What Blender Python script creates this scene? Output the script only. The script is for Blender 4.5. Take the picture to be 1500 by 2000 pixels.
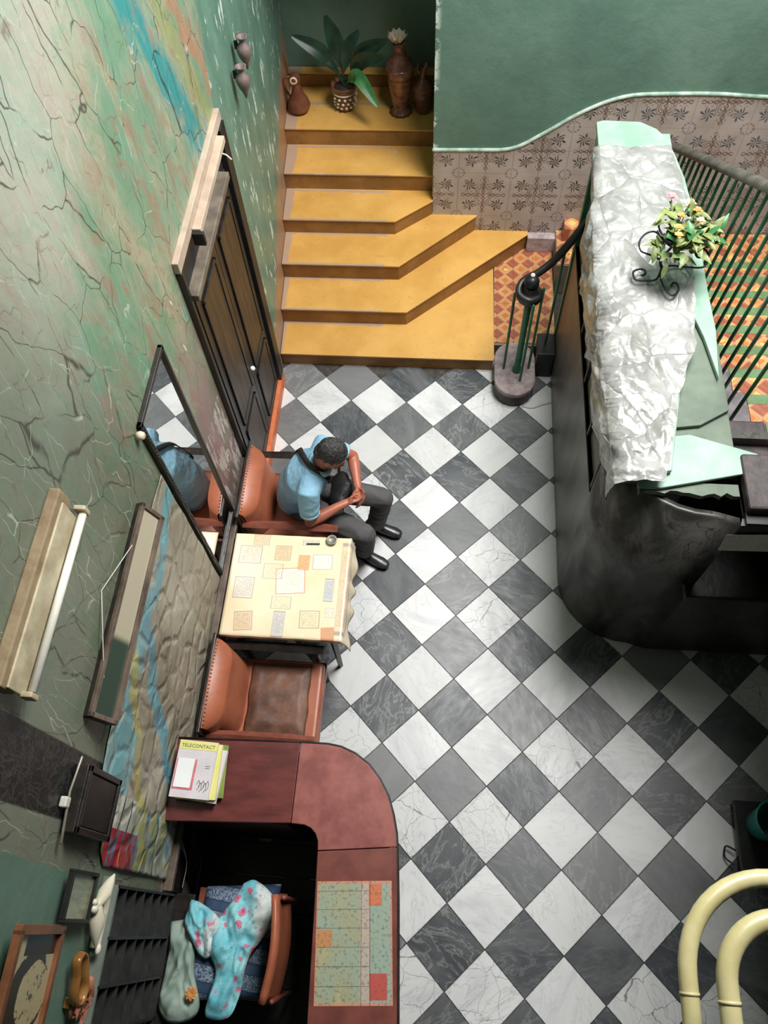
import bpy, bmesh, math, random
import numpy as np
from mathutils import Vector, Matrix, noise as mnoise
from mathutils.bvhtree import BVHTree
random.seed(7)
C = bpy.context.scene.collection
SC = bpy.context.scene
for o in list(bpy.data.objects): bpy.data.objects.remove(o)

# ------------------------------------------------------------------ camera
F = 1539.32774
RV = Vector((2.65066794, 0.0827458250, -0.0740553476))
RM = Matrix.Rotation(RV.length, 3, RV.normalized())          # world -> camera (x right, y down, z forward)
CP = Vector((4.27646037, -17.7389680, 23.1009947)) * 0.23
cd = bpy.data.cameras.new('camera'); cam = bpy.data.objects.new('camera', cd); C.objects.link(cam)
RT = RM.transposed()
m3 = Matrix((RT.col[0], -RT.col[1], -RT.col[2])).transposed()
cam.matrix_world = Matrix.Translation(CP) @ m3.to_4x4()
cd.sensor_fit = 'VERTICAL'; cd.sensor_height = 36; cd.lens = 36 * F / 2000; cd.clip_start = 0.05; cd.clip_end = 60
SC.camera = cam

def W(u, v, ax, k):
    """point of the room seen at photo position (u, v) lying on the plane axis ax = k"""
    d = RT @ Vector(((u - 750) / F, (v - 1000) / F, 1))
    return CP + d * ((k - CP[ax]) / d[ax])
def Wz(u, v, z): return W(u, v, 2, z)

# ------------------------------------------------------------------ world, lights, exposure
w = bpy.data.worlds.new('world'); SC.world = w; w.use_nodes = True
w.node_tree.nodes['Background'].inputs[0].default_value = (0.75, 0.85, 0.9, 1)
w.node_tree.nodes['Background'].inputs[1].default_value = 0.25
SC.view_settings.view_transform = 'Standard'; SC.view_settings.look = 'None'
SC.view_settings.gamma = 1; SC.view_settings.use_curve_mapping = False
SC.view_settings.exposure = 0.0
def area(name, loc, size, power, col, rot=(0, 0, 0)):
    l = bpy.data.lights.new(name, 'AREA'); l.shape = 'RECTANGLE'; l.size, l.size_y = size
    l.energy = power; l.color = col
    o = bpy.data.objects.new(name, l); C.objects.link(o); o.location = loc; o.rotation_euler = rot
    return o
area('skylight', (2.45, -0.35, 6.42), (1.9, 2.5), 590, (1.0, 0.995, 0.985))

# ------------------------------------------------------------------ materials
def S(r, g, b):
    f = lambda c: (c / 255 / 12.92) if c / 255 <= 0.04045 else ((c / 255 + 0.055) / 1.055) ** 2.4
    return (f(r), f(g), f(b), 1)
class V:
    def __init__(s, g, k): s.g = g; s.k = k
    def _m(s, op, a, b=None, c=None):
        n = s.g.nt.nodes.new('ShaderNodeMath'); n.operation = op
        for i, x in enumerate((a, b, c)):
            if x is None: continue
            if isinstance(x, V): s.g.nt.links.new(x.k, n.inputs[i])
            else: n.inputs[i].default_value = x
        return V(s.g, n.outputs[0])
    def __add__(s, o): return s._m('ADD', s, o)
    __radd__ = __add__
    def __sub__(s, o): return s._m('SUBTRACT', s, o)
    def __rsub__(s, o): return s._m('SUBTRACT', o, s)
    def __mul__(s, o): return s._m('MULTIPLY', s, o)
    __rmul__ = __mul__
    def __truediv__(s, o): return s._m('DIVIDE', s, o)
    def abs(s): return s._m('ABSOLUTE', s)
    def frac(s): return s._m('FRACT', s)
    def floor(s): return s._m('FLOOR', s)
    def mod(s, o): return s._m('FLOORED_MODULO', s, o)
    def sin(s): return s._m('SINE', s)
    def sqrt(s): return s._m('SQRT', s)
    def pow(s, o): return s._m('POWER', s, o)
    def atan2(s, o): return s._m('ARCTAN2', s, o)
    def gt(s, o): return s._m('GREATER_THAN', s, o)
    def lt(s, o): return s._m('LESS_THAN', s, o)
    def mx(s, o): return s._m('MAXIMUM', s, o)
    def mn(s, o): return s._m('MINIMUM', s, o)
    def inv(s): return s._m('SUBTRACT', 1.0, s)
    def st(s, a, b):                                  # smoothstep a..b (b<a allowed)
        n = s.g.nt.nodes.new('ShaderNodeMapRange'); n.interpolation_type = 'SMOOTHSTEP'
        s.g.nt.links.new(s.k, n.inputs[0])
        if a < b: n.inputs[1].default_value = a; n.inputs[2].default_value = b
        else: n.inputs[1].default_value = b; n.inputs[2].default_value = a; n.inputs[3].default_value = 1; n.inputs[4].default_value = 0
        return V(s.g, n.outputs[0])
class G:
    def __init__(s, m):
        s.nt = m.node_tree; s.b = s.nt.nodes['Principled BSDF']
        s.tc = s.nt.nodes.new('ShaderNodeTexCoord')
    def obj(s): return s.tc.outputs['Object']
    def xyz(s, k=None):
        n = s.nt.nodes.new('ShaderNodeSeparateXYZ'); s.nt.links.new(k or s.obj(), n.inputs[0])
        return [V(s, n.outputs[i]) for i in range(3)]
    def vec(s, x, y, z=0.0):
        n = s.nt.nodes.new('ShaderNodeCombineXYZ')
        for i, a in enumerate((x, y, z)):
            if isinstance(a, V): s.nt.links.new(a.k, n.inputs[i])
            else: n.inputs[i].default_value = a
        return n.outputs[0]
    def rnd(s): return V(s, s.nt.nodes.new('ShaderNodeObjectInfo').outputs['Random'])
    def noise(s, sc, det=4, rough=.55, dist=0.0, v=None, w=None):
        n = s.nt.nodes.new('ShaderNodeTexNoise')
        s.nt.links.new(v or s.obj(), n.inputs['Vector'])
        n.inputs['Scale'].default_value = sc; n.inputs['Detail'].default_value = det
        n.inputs['Roughness'].default_value = rough; n.inputs['Distortion'].default_value = dist
        return V(s, n.outputs['Fac'])
    def crack(s, sc, v=None, feat='DISTANCE_TO_EDGE'):
        n = s.nt.nodes.new('ShaderNodeTexVoronoi'); n.feature = feat
        s.nt.links.new(v or s.obj(), n.inputs['Vector']); n.inputs['Scale'].default_value = sc
        return V(s, n.outputs['Distance'])
    def warp(s, x, y, z, amt, sc, v=None):
        a = s.noise(sc, 3, v=v); b = s.noise(sc * 1.13 + .3, 3, v=v)
        return s.vec(x + (a - .5) * amt, y + (b - .5) * amt, z)
    def mix(s, f, a, b):
        n = s.nt.nodes.new('ShaderNodeMix'); n.data_type = 'RGBA'
        ins = [i for i in n.inputs]
        for i, x in ((0, f), (6, a), (7, b)):
            if isinstance(x, V): s.nt.links.new(x.k, ins[i])
            elif isinstance(x, bpy.types.NodeSocket): s.nt.links.new(x, ins[i])
            else: ins[i].default_value = x
        return n.outputs[2]
    def col(s, k):
        if isinstance(k, bpy.types.NodeSocket): s.nt.links.new(k, s.b.inputs['Base Color'])
        else: s.b.inputs['Base Color'].default_value = k
    def rough(s, k):
        if isinstance(k, V): s.nt.links.new(k.k, s.b.inputs['Roughness'])
        else: s.b.inputs['Roughness'].default_value = k
    def bump(s, h, st=.3, d=.01):
        n = s.nt.nodes.new('ShaderNodeBump'); n.inputs['Strength'].default_value = st; n.inputs['Distance'].default_value = d
        s.nt.links.new(h.k, n.inputs['Height']); s.nt.links.new(n.outputs[0], s.b.inputs['Normal'])
def MAT(name, fn=None, col=None, rough=.6, metal=0.0):
    m = bpy.data.materials.new(name); m.use_nodes = True; g = G(m)
    g.rough(rough); g.b.inputs['Metallic'].default_value = metal
    if fn: fn(g)
    elif col: g.col(col)
    return m
def mottled(name, c1, c2, sc=6, rough=.6, metal=0.0, bump=0.0, bsc=30, stretch=None, spec=None):
    def fn(g):
        v = None
        if stretch:
            x, y, z = g.xyz(); v = g.vec(x * stretch[0], y * stretch[1], z * stretch[2])
        n = g.noise(sc, 5, .6, v=v).st(.3, .7)
        g.col(g.mix(n, c1, c2))
        if bump: g.bump(g.noise(bsc, 4, v=v), bump, .01)
        if spec is not None: g.b.inputs['Specular IOR Level'].default_value = spec
    return MAT(name, fn, rough=rough, metal=metal)

def tile_fn(dark):
    def fn(g):
        x, y, z = g.xyz(); r = g.rnd(); o = r * 37.0
        a = (r * 6.283); ca = (a + 1.5708).sin(); sa = a.sin()
        u = x * ca + y * sa; w_ = y * ca - x * sa
        v = g.vec(u * 1.0 + o, w_ * 2.4 + o, r * 11.0)
        n = g.noise(2.0, 6, .6, .6, v=v)
        n2 = g.noise(3.2, 6, .62, 1.2, v=v)
        vein = (n2 - .5).abs().st(.02, .0)
        fl = g.noise(11.0, 5, .7, .8, v=v)
        r2 = (r * 17.31).frac(); r3 = (r * 71.7).frac()
        if dark:
            k = g.mix(n.st(.35, .7), S(60, 64, 68), S(98, 100, 101))
            k = g.mix(r2.st(.3, 1.0) * .60, k, S(142, 142, 141))
            k = g.mix((n2 - .5).abs().st(.035, .0) * .38 * r3, k, S(176, 176, 172))
            k = g.mix(fl.st(.58, .75) * .32 * r3, k, S(198, 198, 192))
            k = g.mix((1.0 - fl).st(.6, .8) * .35, k, S(45, 48, 52))
        else:
            k = g.mix(n.st(.4, .75), S(226, 225, 224), S(200, 201, 201))
            k = g.mix(r2.st(.3, 1.0) * .45, k, S(188, 189, 186))
            k = g.mix(vein * .42 * r3, k, S(136, 138, 140))
            k = g.mix(fl.st(.55, .8) * .25, k, S(160, 162, 160))
            cr = g.crack(5.5, v=g.warp(x + o, y + o, z, .12, 6.0)).st(.010, .0)
            k = g.mix(cr * r3.gt(.72) * .8, k, S(70, 70, 68))
            ye = g.noise(2.2, 3, v=v).st(.5, .8)
            k = g.mix(ye * .18, k, S(205, 190, 175))
        # grubby arrises
        dd = x.abs() + y.abs()
        k = g.mix(dd.st(.215, .231) * .35 * g.noise(40, 3).st(.35, .6), k, S(60, 58, 54))
        g.col(k); g.rough(g.noise(9, 4, v=v) * .30 + .28)
        g.bump(g.noise(18, 4), .10, .004)
    return fn
M_TD = MAT('dark_marble', tile_fn(True)); M_TW = MAT('white_marble', tile_fn(False))
M_GROUT = mottled('dark_grout', S(52, 50, 47), S(80, 76, 70), 20, .9)

def plaster_fn(g):
    x, y, z = g.xyz()
    n = g.noise(1.3, 6, .6, .4); n2 = g.noise(9, 5, .6)
    k = g.mix(n.st(.3, .7), S(84, 114, 100), S(106, 136, 120))
    k = g.mix(n2.st(.5, .8) * .4, k, S(74, 100, 88))
    ch = g.noise(3.4, 7, .6, .2).st(.735, .75)
    k = g.mix(ch, k, S(205, 215, 205))
    # chipped arris at the corner of the stair passage
    e = (x - .82).abs().st(.05, .0) * g.noise(5, 6, .7).st(.52, .56)
    k = g.mix(e * y.lt(1.46), k, S(205, 212, 200))
    g.col(k); g.rough(n2 * .2 + .45); g.bump(g.noise(5, 7, .65), .35, .02)
M_PLASTER = MAT('green_plaster', plaster_fn)

M_PLASTD = mottled('low_bounce_plaster', S(58, 70, 62), S(74, 88, 78), 2, .7)  # unseen walls and slabs coloured dark to cut bounced light
def wall_fn(g):
    x, y, z = g.xyz()
    s_v = g.vec(y * 2.2, z * .9 + y * .4, 0.0)
    n = g.noise(1.3, 6, .6, .8, v=s_v); n2 = g.noise(3.2, 6, .6, .8, v=s_v); n3 = g.noise(2.1, 5, .6, .3, v=g.vec(y * 2 + 9.0, z * .8, 3.0))
    # faux marble field
    k = g.mix(n.st(.35, .65), S(110, 146, 122), S(156, 154, 130))
    k = g.mix(n2.st(.50, .68) * .8, k, S(148, 116, 100))
    k = g.mix(n3.st(.55, .75) * .6, k, S(172, 170, 148))
    k = g.mix(g.noise(1.1, 4, v=g.vec(y * 2, z, 7.0)).st(.56, .72) * .6, k, S(92, 140, 112))
    pm = g.noise(5.0, 5, .6, .5, v=g.vec(y * 1.8 + z * .6, z * 1.1, 4.0))
    k = g.mix(pm.st(.52, .62) * .55, k, S(104, 146, 112)); k = g.mix((1.0 - pm).st(.54, .64) * .5, k, S(150, 122, 100))
    # teal and ochre sweeps painted down by the door head
    d1 = y + (z - 3.0) * .42 + (n2 - .5) * .35 + .60
    k = g.mix(d1.abs().st(.17, .05) * z.gt(2.45) * g.noise(5, 4, v=s_v).st(.25, .5), k, S(62, 138, 138))
    d2 = d1 - .24
    k = g.mix(d2.abs().st(.11, .02) * z.gt(2.4) * .6, k, S(146, 148, 88))
    d3 = d1 - .42
    k = g.mix(d3.abs().st(.08, .02) * .6, k, S(180, 118, 88))
    # glare on the gloss paint, put in as paler colour high up left
    pale = ((z - 3.1) - (y + 1.4) * .8 + (n2 - .5) * .8).st(.2, 1.0)
    k = g.mix(pale * .5, k, S(190, 190, 180))
    # shade on the lower near wall, painted in as dark olive
    ol = ((y + 2.0) * -1.0 + (2.9 - z) * .35 + (n - .5)).st(-.2, .7)
    k = g.mix(ol * .68, k, S(82, 92, 72))
    # veins
    wv = g.warp(y * 1.9, z * .95 + y * .5, .0, .35, 2.3)
    c1 = g.crack(2.6, v=wv); c2 = g.crack(5.6, v=g.warp(y * 1.8 + 4.0, z * .9, .0, .35, 4.0))
    msk = g.noise(2.0, 4, v=g.vec(y * 2, z * 2, 9.0)); m2_ = g.noise(3.1, 4, v=g.vec(y * 2, z * 2, 21.0))
    k = g.mix(c1.st(.015, .0) * msk.st(.38, .50) * .85, k, S(56, 52, 44))
    k = g.mix(c2.st(.022, .0) * m2_.st(.46, .60) * .6, k, S(112, 78, 66))
    c3 = g.crack(4.0, v=g.warp(y * 2.4 + 11.0, z * .7 - y * .8, .0, .3, 3.0))
    k = g.mix(c3.st(.012, .0) * m2_.st(.60, .44) * .6, k, S(200, 204, 184))
    sp = g.noise(8.0, 3, .5, v=g.vec(y * 2.4 + z * .3, z * .45, 2.0)).st(.735, .76)
    k = g.mix(sp, k, S(235, 238, 230))
    # dark painted pilaster
    dk = (y + 3.67).abs().st(.135, .125)
    dkc = g.mix((g.noise(9, 6, .7, 2.0) - .5).abs().st(.03, .0) * .5, S(26, 28, 26), S(96, 96, 90))
    k = g.mix(dk * z.gt(1.0), k, dkc)
    # plain green paint beyond the pilaster and by the stairs
    plain = g.mix(g.noise(2.0, 4).st(.3, .7), S(92, 118, 104), S(106, 132, 118))
    k = g.mix((y * -1.0 + (z - 2.2) * .05).st(3.955, 3.965), k, plain)
    stz = (y - (z - 2.53) * .30 + .03 + (n2 - .5) * .06).st(-.01, .01)
    grn = g.mix(g.noise(2.5, 5, .6, v=g.vec(x, y * 2, z * .7)).st(.3, .7), S(92, 126, 110), S(112, 146, 128))
    pe = g.noise(4.5, 7, .66, v=g.vec(y * 2.6, z * .8, 0.0))
    grn = g.mix(pe.st(.585, .61), grn, S(206, 214, 202))
    grn = g.mix((1.0 - pe).st(.66, .70) * .5, grn, S(70, 92, 82))
    k = g.mix(stz, k, grn)
    # worn dirty skirting zone
    low = ((z - .95) * -1.0 + (n2 - .5) * .9).st(-.05, .25) * y.lt(.0)
    lowc = g.mix(g.noise(4, 6, .7, v=g.vec(y * 3, z, 0.0)).st(.35, .65), S(84, 68, 58), S(160, 150, 140))
    lowc = g.mix(g.noise(7, 6, .7, v=g.vec(y * 3, z, 4.0)).st(.55, .65), lowc, S(126, 86, 84))
    k = g.mix(low, k, lowc)
    zn_ = (y + 1.44).abs().st(.28, .14) * (z - 1.2 + (n2 - .5) * .8).abs().st(.62, .35)
    k = g.mix(zn_ * .75, k, g.mix(n3.st(.4, .6), S(112, 98, 78), S(118, 92, 90)))
    scr_ = (g.noise(6.0, 6, .7, v=g.vec(y * 3.4, z * .7, 6.0)).st(.49, .56)) * zn_ * z.lt(1.45)
    k = g.mix(scr_ * .9, k, S(214, 210, 204))
    pk = ((y + 1.45).abs().st(.28, .05)) * (z - 1.45).abs().st(.95, .1)
    k = g.mix((pk * n3.st(.35, .5)).mn(1.0) * .7, k, S(150, 112, 108))
    # lower edge along the yellow stairs, paint gone orange and grey
    hs = z - (y.mx(.1) - .1) * .46
    k = g.mix(y.gt(.0) * (hs + (n2 - .5) * .3).st(.46, .30), k, g.mix(n3.st(.4, .6), S(176, 128, 84), S(150, 128, 112)))
    g.col(k); g.rough(g.noise(4, 4) * .25 + .30)
    g.bump(g.noise(6, 7, .65), .28, .02)
M_WALL = MAT('painted_marbled_wall', wall_fn)

def yellow_fn(edge):
    def fn(g):
        x, y, z = g.xyz(); x = x + .3
        n = g.noise(2.5, 6, .6); n2 = g.noise(14, 5, .65)
        k = g.mix(n.st(.3, .7), S(194, 144, 68), S(212, 164, 88))
        k = g.mix(n2.st(.6, .75) * .5, k, S(168, 112, 44))
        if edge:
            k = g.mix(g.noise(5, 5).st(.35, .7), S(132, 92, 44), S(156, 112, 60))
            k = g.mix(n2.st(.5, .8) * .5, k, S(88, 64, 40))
        else:
            wear = (g.noise(6, 5, .65) * .12 + x.st(-.33, -.42) * .16).st(.115, .15)
            bk = ((y + .8 - .12) / .3558).frac(); nb_ = g.noise(7, 5, .65)
            wear = wear.mx((bk + nb_ * .22 - .11).st(.90, .95) * x.lt(.45))
            k = g.mix(wear * .75, k, S(158, 140, 132))
            k = g.mix(g.noise(3.2, 6, .6, v=g.vec(x, y, z + 3.0)).st(.68, .74) * .7, k, S(186, 168, 152))
        sp = g.noise(60, 2).st(.70, .74)
        k = g.mix(sp * .6, k, S(96, 66, 34))
        g.col(k); g.rough(.5); g.bump(n2, .12, .006)
    return fn
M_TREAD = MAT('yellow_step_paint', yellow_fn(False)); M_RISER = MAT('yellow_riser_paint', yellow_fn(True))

DX0, DZ0, DP = 1.033, .90, .43
def dado_fn(g):
    x, y, z = g.xyz()
    u = ((x - DX0) / DP).frac(); v = ((z - DZ0) / DP).frac()
    a = (u - .5).abs(); b = (v - .5).abs()
    base = g.mix(g.noise(4, 4).st(.3, .7), S(160, 148, 140), S(180, 168, 160))
    r = (a * a + b * b).sqrt(); th = b.atan2(a)
    # scrollwork around the four-tile flower
    r1 = ((th * 4.0).sin() * .05 + r)
    l1 = (r1 - .17).abs().st(.014, .006).mx((r1 - .215).abs().st(.010, .004)).mx((r1 - .12).abs().st(.012, .005))
    arm = (a.mn(b)).lt(.075) * (a.mx(b)).lt(.43); armln = ((a.mn(b) * 90.0 + (a.mx(b) * 60.0).sin() * 1.2).sin()).st(.2, .6)
    # leaf clusters on the diagonals
    la = a - .27; lb = b - .23; lr = (la * la + lb * lb).sqrt(); lt = lb.atan2(la)
    leaf = (lr + (lt * 6.0).sin() * .030).st(.128, .105) * ((lt * 9.0 + lr * 40.0).sin()).st(-.55, .1)
    # rosette ring on the corners
    ra = a - .5; rb = b - .5; rr = (ra * ra + rb * rb).sqrt()
    ring = (rr - .105).abs().st(.022, .010) * ((rb.atan2(ra) * 12.0).sin()).st(-.7, .1)
    hand = g.noise(30, 3).st(.25, .5)
    k = g.mix(l1.mx(arm * armln) * hand * .80, base, S(92, 68, 54))
    fr = g.rnd()
    k = g.mix((leaf * hand * .95), k, g.mix(x.st(1.9, 2.5), S(58, 50, 48), S(62, 64, 96)))
    k = g.mix((leaf * ((lr * 60.0).sin()).gt(.2)) * .5 * x.gt(1.9), k, S(124, 128, 62))
    k = g.mix(ring * .7, k, S(92, 86, 84))
    k = g.mix(g.noise(50, 2).st(.6, .8) * .2, k, S(110, 95, 84))
    g.col(k); g.rough(.32); g.bump(g.noise(12, 3), .08, .005)
M_DADO = MAT('patterned_glazed_tile', dado_fn)
M_TRIM = mottled('chipped_green_moulding', S(112, 144, 124), S(186, 198, 186), 9, .6, 0, .3)
M_DGROUT = mottled('pale_grout', S(120, 106, 96), S(140, 126, 112), 12, .9)

def parq_fn(g):
    x, y, z = g.xyz()
    s = .135
    a = (x + y) / s; b = (x - y) / s
    fa = a.frac(); fb = b.frac(); ck = ((a.floor() + b.floor()).mod(2.0)).gt(.5)
    ed = (fa - .5).abs().mx((fb - .5).abs())
    n = g.noise(8, 4); n2 = g.noise(3, 3)
    red = g.mix(n.st(.3, .7), S(144, 86, 64), S(164, 100, 74)); org = g.mix(n.st(.3, .7), S(176, 126, 74), S(198, 152, 96))
    inner = ed.lt(.27)
    sq = g.mix(inner * .8, org, g.mix(n2.gt(.5), S(186, 102, 50), S(228, 186, 110)))
    stripe = (fa * 2.0).frac().lt(.5)
    st_ = g.mix(stripe * .5, red, S(150, 66, 40))
    k = g.mix(ck, st_, sq)
    ln = (ed - .46).abs().st(.030, .015).mx(((ed - .27).abs().st(.02, .008)) * ck)
    k = g.mix(ln * .55, k, S(226, 172, 132))
    gr = (g.noise(2.3, 3, v=g.vec(x + 5.0, y, 0.0))).st(.70, .72) * x.lt(1.5)
    k = g.mix(gr * .8, k, S(70, 130, 96))
    g.col(k); g.rough(.35)
M_PARQ = MAT('orange_patterned_tile', parq_fn)
M_GREENP = mottled('green_step_paint', S(84, 110, 66), S(100, 132, 92), 10, .6)

M_BOOTH = mottled('smoky_grey_marbling', S(66, 64, 60), S(112, 108, 104), 2.2, .38, 0, .08, 12, stretch=(2, 2, .6))
def corner_fn(g):
    x, y, z = g.xyz()
    n = g.noise(2.2, 6, .6, 1.0, v=g.vec(x * 2, y * 2, z))
    k = g.mix(n.st(.35, .7), S(42, 41, 37), S(92, 89, 84))
    c1 = g.crack(5, v=g.warp((x - y) * 1.4, z, .0, .5, 4)).st(.022, .0)
    k = g.mix(c1 * .7, k, S(22, 22, 20))
    g.col(k); g.rough(.4); g.bump(g.noise(6, 6), .2, .01)
M_CORNER = MAT('dark_marbled_corner_paint', corner_fn)
def front_fn(g):
    x, y, z = g.xyz()
    n = g.noise(2, 6, .6, .8)
    k = g.mix(n.st(.3, .7), S(44, 43, 38), S(68, 66, 60))
    c1 = g.crack(5, v=g.warp(x * 1.4, z + y, .0, .4, 4)).st(.03, .0)
    k = g.mix(c1 * .7, k, S(24, 24, 22))
    k = g.mix(g.crack(3, v=g.warp(x + 3.0, z, .0, .5, 3)).st(.012, 0.) * .3, k, S(126, 122, 114))
    g.col(k); g.rough(.35); g.bump(g.noise(5, 6), .2, .01)
M_FRONT = MAT('black_marbled_paint', front_fn)
M_PANEL = mottled('khaki_panel', S(92, 92, 78), S(108, 106, 92), 3, .5)
M_BLACK = mottled('black_paint', S(22, 23, 22), S(38, 38, 36), 8, .45)
M_DGREEN = mottled('dark_green_paint', S(22, 92, 62), S(34, 120, 82), 9, .4)
M_MINT = mottled('mint_board', S(126, 158, 140), S(152, 180, 160), 5, .5, 0, .08)
M_GREYGREEN = mottled('dusty_green_board', S(84, 96, 84), S(110, 122, 106), 4, .7, 0, .15)
M_STONE = mottled('grey_stone', S(92, 88, 88), S(128, 120, 122), 14, .7, 0, .3)
M_PINKSTONE = mottled('worn_pink_stone', S(140, 124, 124), S(180, 162, 162), 18, .75, 0, .3)
M_DSTONE = mottled('grimy_shaded_stone', S(44, 38, 38), S(78, 66, 66), 12, .6, 0, .3)
M_IRON = mottled('black_iron', S(24, 28, 32), S(44, 48, 54), 30, .4, .4)
M_GRAIL = mottled('grey_wooden_rail', S(66, 62, 56), S(98, 92, 84), 12, .5, 0, .2, 40)
M_WOODK = mottled('near_black_wood', S(24, 21, 19), S(46, 40, 36), 10, .4, 0, .2, 30, stretch=(1, 1, .2))
M_WOODB = mottled('worn_brown_wood', S(38, 34, 30), S(76, 56, 40), 6, .45, 0, .2, 30, stretch=(1, 4, .5))
M_WOODG = mottled('grey_brown_wood', S(96, 86, 76), S(128, 116, 102), 8, .5, 0, .2, 30)
M_PINKW = mottled('dusty_pink_wood', S(172, 150, 132), S(196, 176, 156), 6, .6, 0, .1)
M_LEDGE = mottled('scuffed_brown_wood', S(70, 58, 48), S(120, 104, 90), 9, .5, 0, .3, 30, stretch=(1, .6, 1))
M_BARTOP = mottled('oxblood_bar_top', S(88, 42, 40), S(116, 58, 54), 5, .30, 0, .05, 20, stretch=(1, 3, 1))
M_BARTOP2 = mottled('faded_red_bar_top', S(132, 74, 68), S(160, 96, 88), 9, .34, 0, .05, 20)
M_BARTOP3 = mottled('brownish_red_bar_top', S(104, 56, 48), S(130, 72, 62), 7, .36, 0, .05, 20)
M_BARDK = mottled('dark_bar_front', S(52, 32, 28), S(74, 44, 38), 6, .4)
M_LEATH = mottled('orange_leather', S(158, 88, 62), S(180, 104, 74), 5, .42, 0, .12, 25)
M_LEATHD = mottled('dark_patched_leather', S(84, 56, 44), S(122, 84, 64), 9, .55, 0, .3, 18)
M_REDW = mottled('reddish_worn_wood', S(110, 58, 46), S(142, 80, 64), 8, .4)
M_ORANGE = mottled('orange_skirting', S(200, 104, 64), S(222, 124, 80), 12, .5, 0, .1)
M_MIRROR = MAT('silvered_glass', col=(.86, .88, .87, 1), rough=.015, metal=1.0)
M_TUBEW = mottled('dusty_white_tube', S(222, 218, 204), S(240, 236, 226), 10, .35)
M_FIXT = mottled('dirty_cream_fixture', S(168, 152, 122), S(212, 200, 170), 7, .6, 0, .1)
M_FIXD = mottled('brown_dust', S(134, 112, 86), S(160, 140, 110), 14, .8, 0, .2)
M_CREAM = mottled('yellowed_cream_enamel', S(190, 178, 126), S(208, 196, 148), 9, .33, 0, .05)
M_CERAM = mottled('brown_glazed_pottery', S(78, 48, 38), S(122, 78, 60), 9, .3)
M_CERAM2 = mottled('copper_lustre_pottery', S(96, 62, 52), S(150, 104, 86), 14, .22, .25)
M_CERAM3 = mottled('terracotta_pottery', S(100, 56, 40), S(130, 80, 58), 8, .4)
M_POTG = mottled('grey_mauve_pottery', S(96, 80, 78), S(130, 112, 108), 10, .5)
M_WHITEC = mottled('ivory_ceramic', S(214, 204, 180), S(236, 228, 208), 10, .3)
M_BEADS = mottled('pale_beads', S(196, 178, 150), S(224, 208, 184), 20, .35)
M_LEAFD = mottled('dark_leaf', S(24, 46, 34), S(40, 70, 50), 8, .4)
M_LEAFL = mottled('bright_leaf', S(50, 108, 58), S(70, 128, 74), 8, .4)
M_LEAFO = mottled('olive_leaf', S(86, 100, 54), S(132, 142, 84), 14, .5)
M_PETALP = mottled('pink_petal', S(196, 100, 116), S(222, 140, 142), 14, .5)
M_PETALO = mottled('orange_petal', S(206, 128, 62), S(224, 168, 96), 14, .5)
M_PETALS = mottled('pale_salmon_petal', S(214, 150, 124), S(226, 188, 150), 14, .5)
M_SKIN = mottled('tanned_skin', S(168, 96, 74), S(184, 110, 86), 9, .45, 0, .05, 60)
M_HAIR = mottled('greying_black_hair', S(18, 17, 17), S(70, 67, 64), 42, .6, 0, .8, 90, stretch=(1, 1, 1))
M_SHIRT = mottled('light_blue_knit', S(128, 174, 200), S(146, 190, 212), 4, .75, 0, .15, 160)
M_SHIRTE = mottled('pale_blue_trim', S(148, 194, 214), S(160, 204, 222), 6, .75)
M_TROU = mottled('charcoal_cloth', S(72, 70, 70), S(90, 88, 88), 6, .8, 0, .15, 120)
M_SHOE = mottled('dull_black_leather', S(38, 36, 36), S(60, 58, 58), 10, .3)
M_STRAP = mottled('black_webbing', S(26, 24, 26), S(38, 36, 38), 20, .7)
M_BAGB = mottled('black_nylon', S(22, 21, 22), S(36, 34, 35), 8, .6, 0, .2)
M_PAPER = mottled('white_paper', S(238, 238, 236), S(248, 248, 246), 3, .6)
M_LILAC = mottled('pale_lilac_cover', S(214, 204, 208), S(226, 218, 220), 6, .4)
M_YELLOWP = mottled('yellow_print', S(226, 220, 120), S(236, 230, 150), 6, .4)
M_PAGES = mottled('page_edges', S(206, 202, 190), S(226, 222, 212), 30, .7)
M_INK = MAT('dark_ink', col=S(52, 50, 58), rough=.5)
M_GREENC = mottled('green_cover', S(96, 132, 60), S(140, 160, 60), 8, .4)
M_TEAL = mottled('teal_plastic', S(20, 120, 108), S(28, 134, 120), 6, .35)
M_WIRE = MAT('white_cable', col=S(206, 200, 190), rough=.5)
M_STEEL = mottled('dull_metal', S(130, 124, 112), S(170, 164, 150), 12, .4, .6)
M_GREY = mottled('grey_green_board', S(104, 112, 104), S(124, 132, 122), 6, .55)
M_RACK = mottled('charcoal_rack', S(34, 34, 33), S(52, 51, 49), 12, .5)
M_GOLDY = mottled('amber_brown_glaze', S(134, 92, 46), S(170, 122, 66), 9, .25)
M_ROSE = mottled('dusty_rose_plaster', S(150, 92, 72), S(184, 122, 98), 14, .6)
M_FRAMEW = mottled('brown_picture_moulding', S(108, 66, 42), S(140, 90, 60), 8, .4)
M_DARKB = mottled('deep_brown_mount', S(48, 36, 32), S(62, 48, 42), 6, .5)
M_SAGE = mottled('sage_cloth_bag', S(132, 152, 140), S(164, 182, 168), 4, .7, 0, .2, 12)

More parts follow.
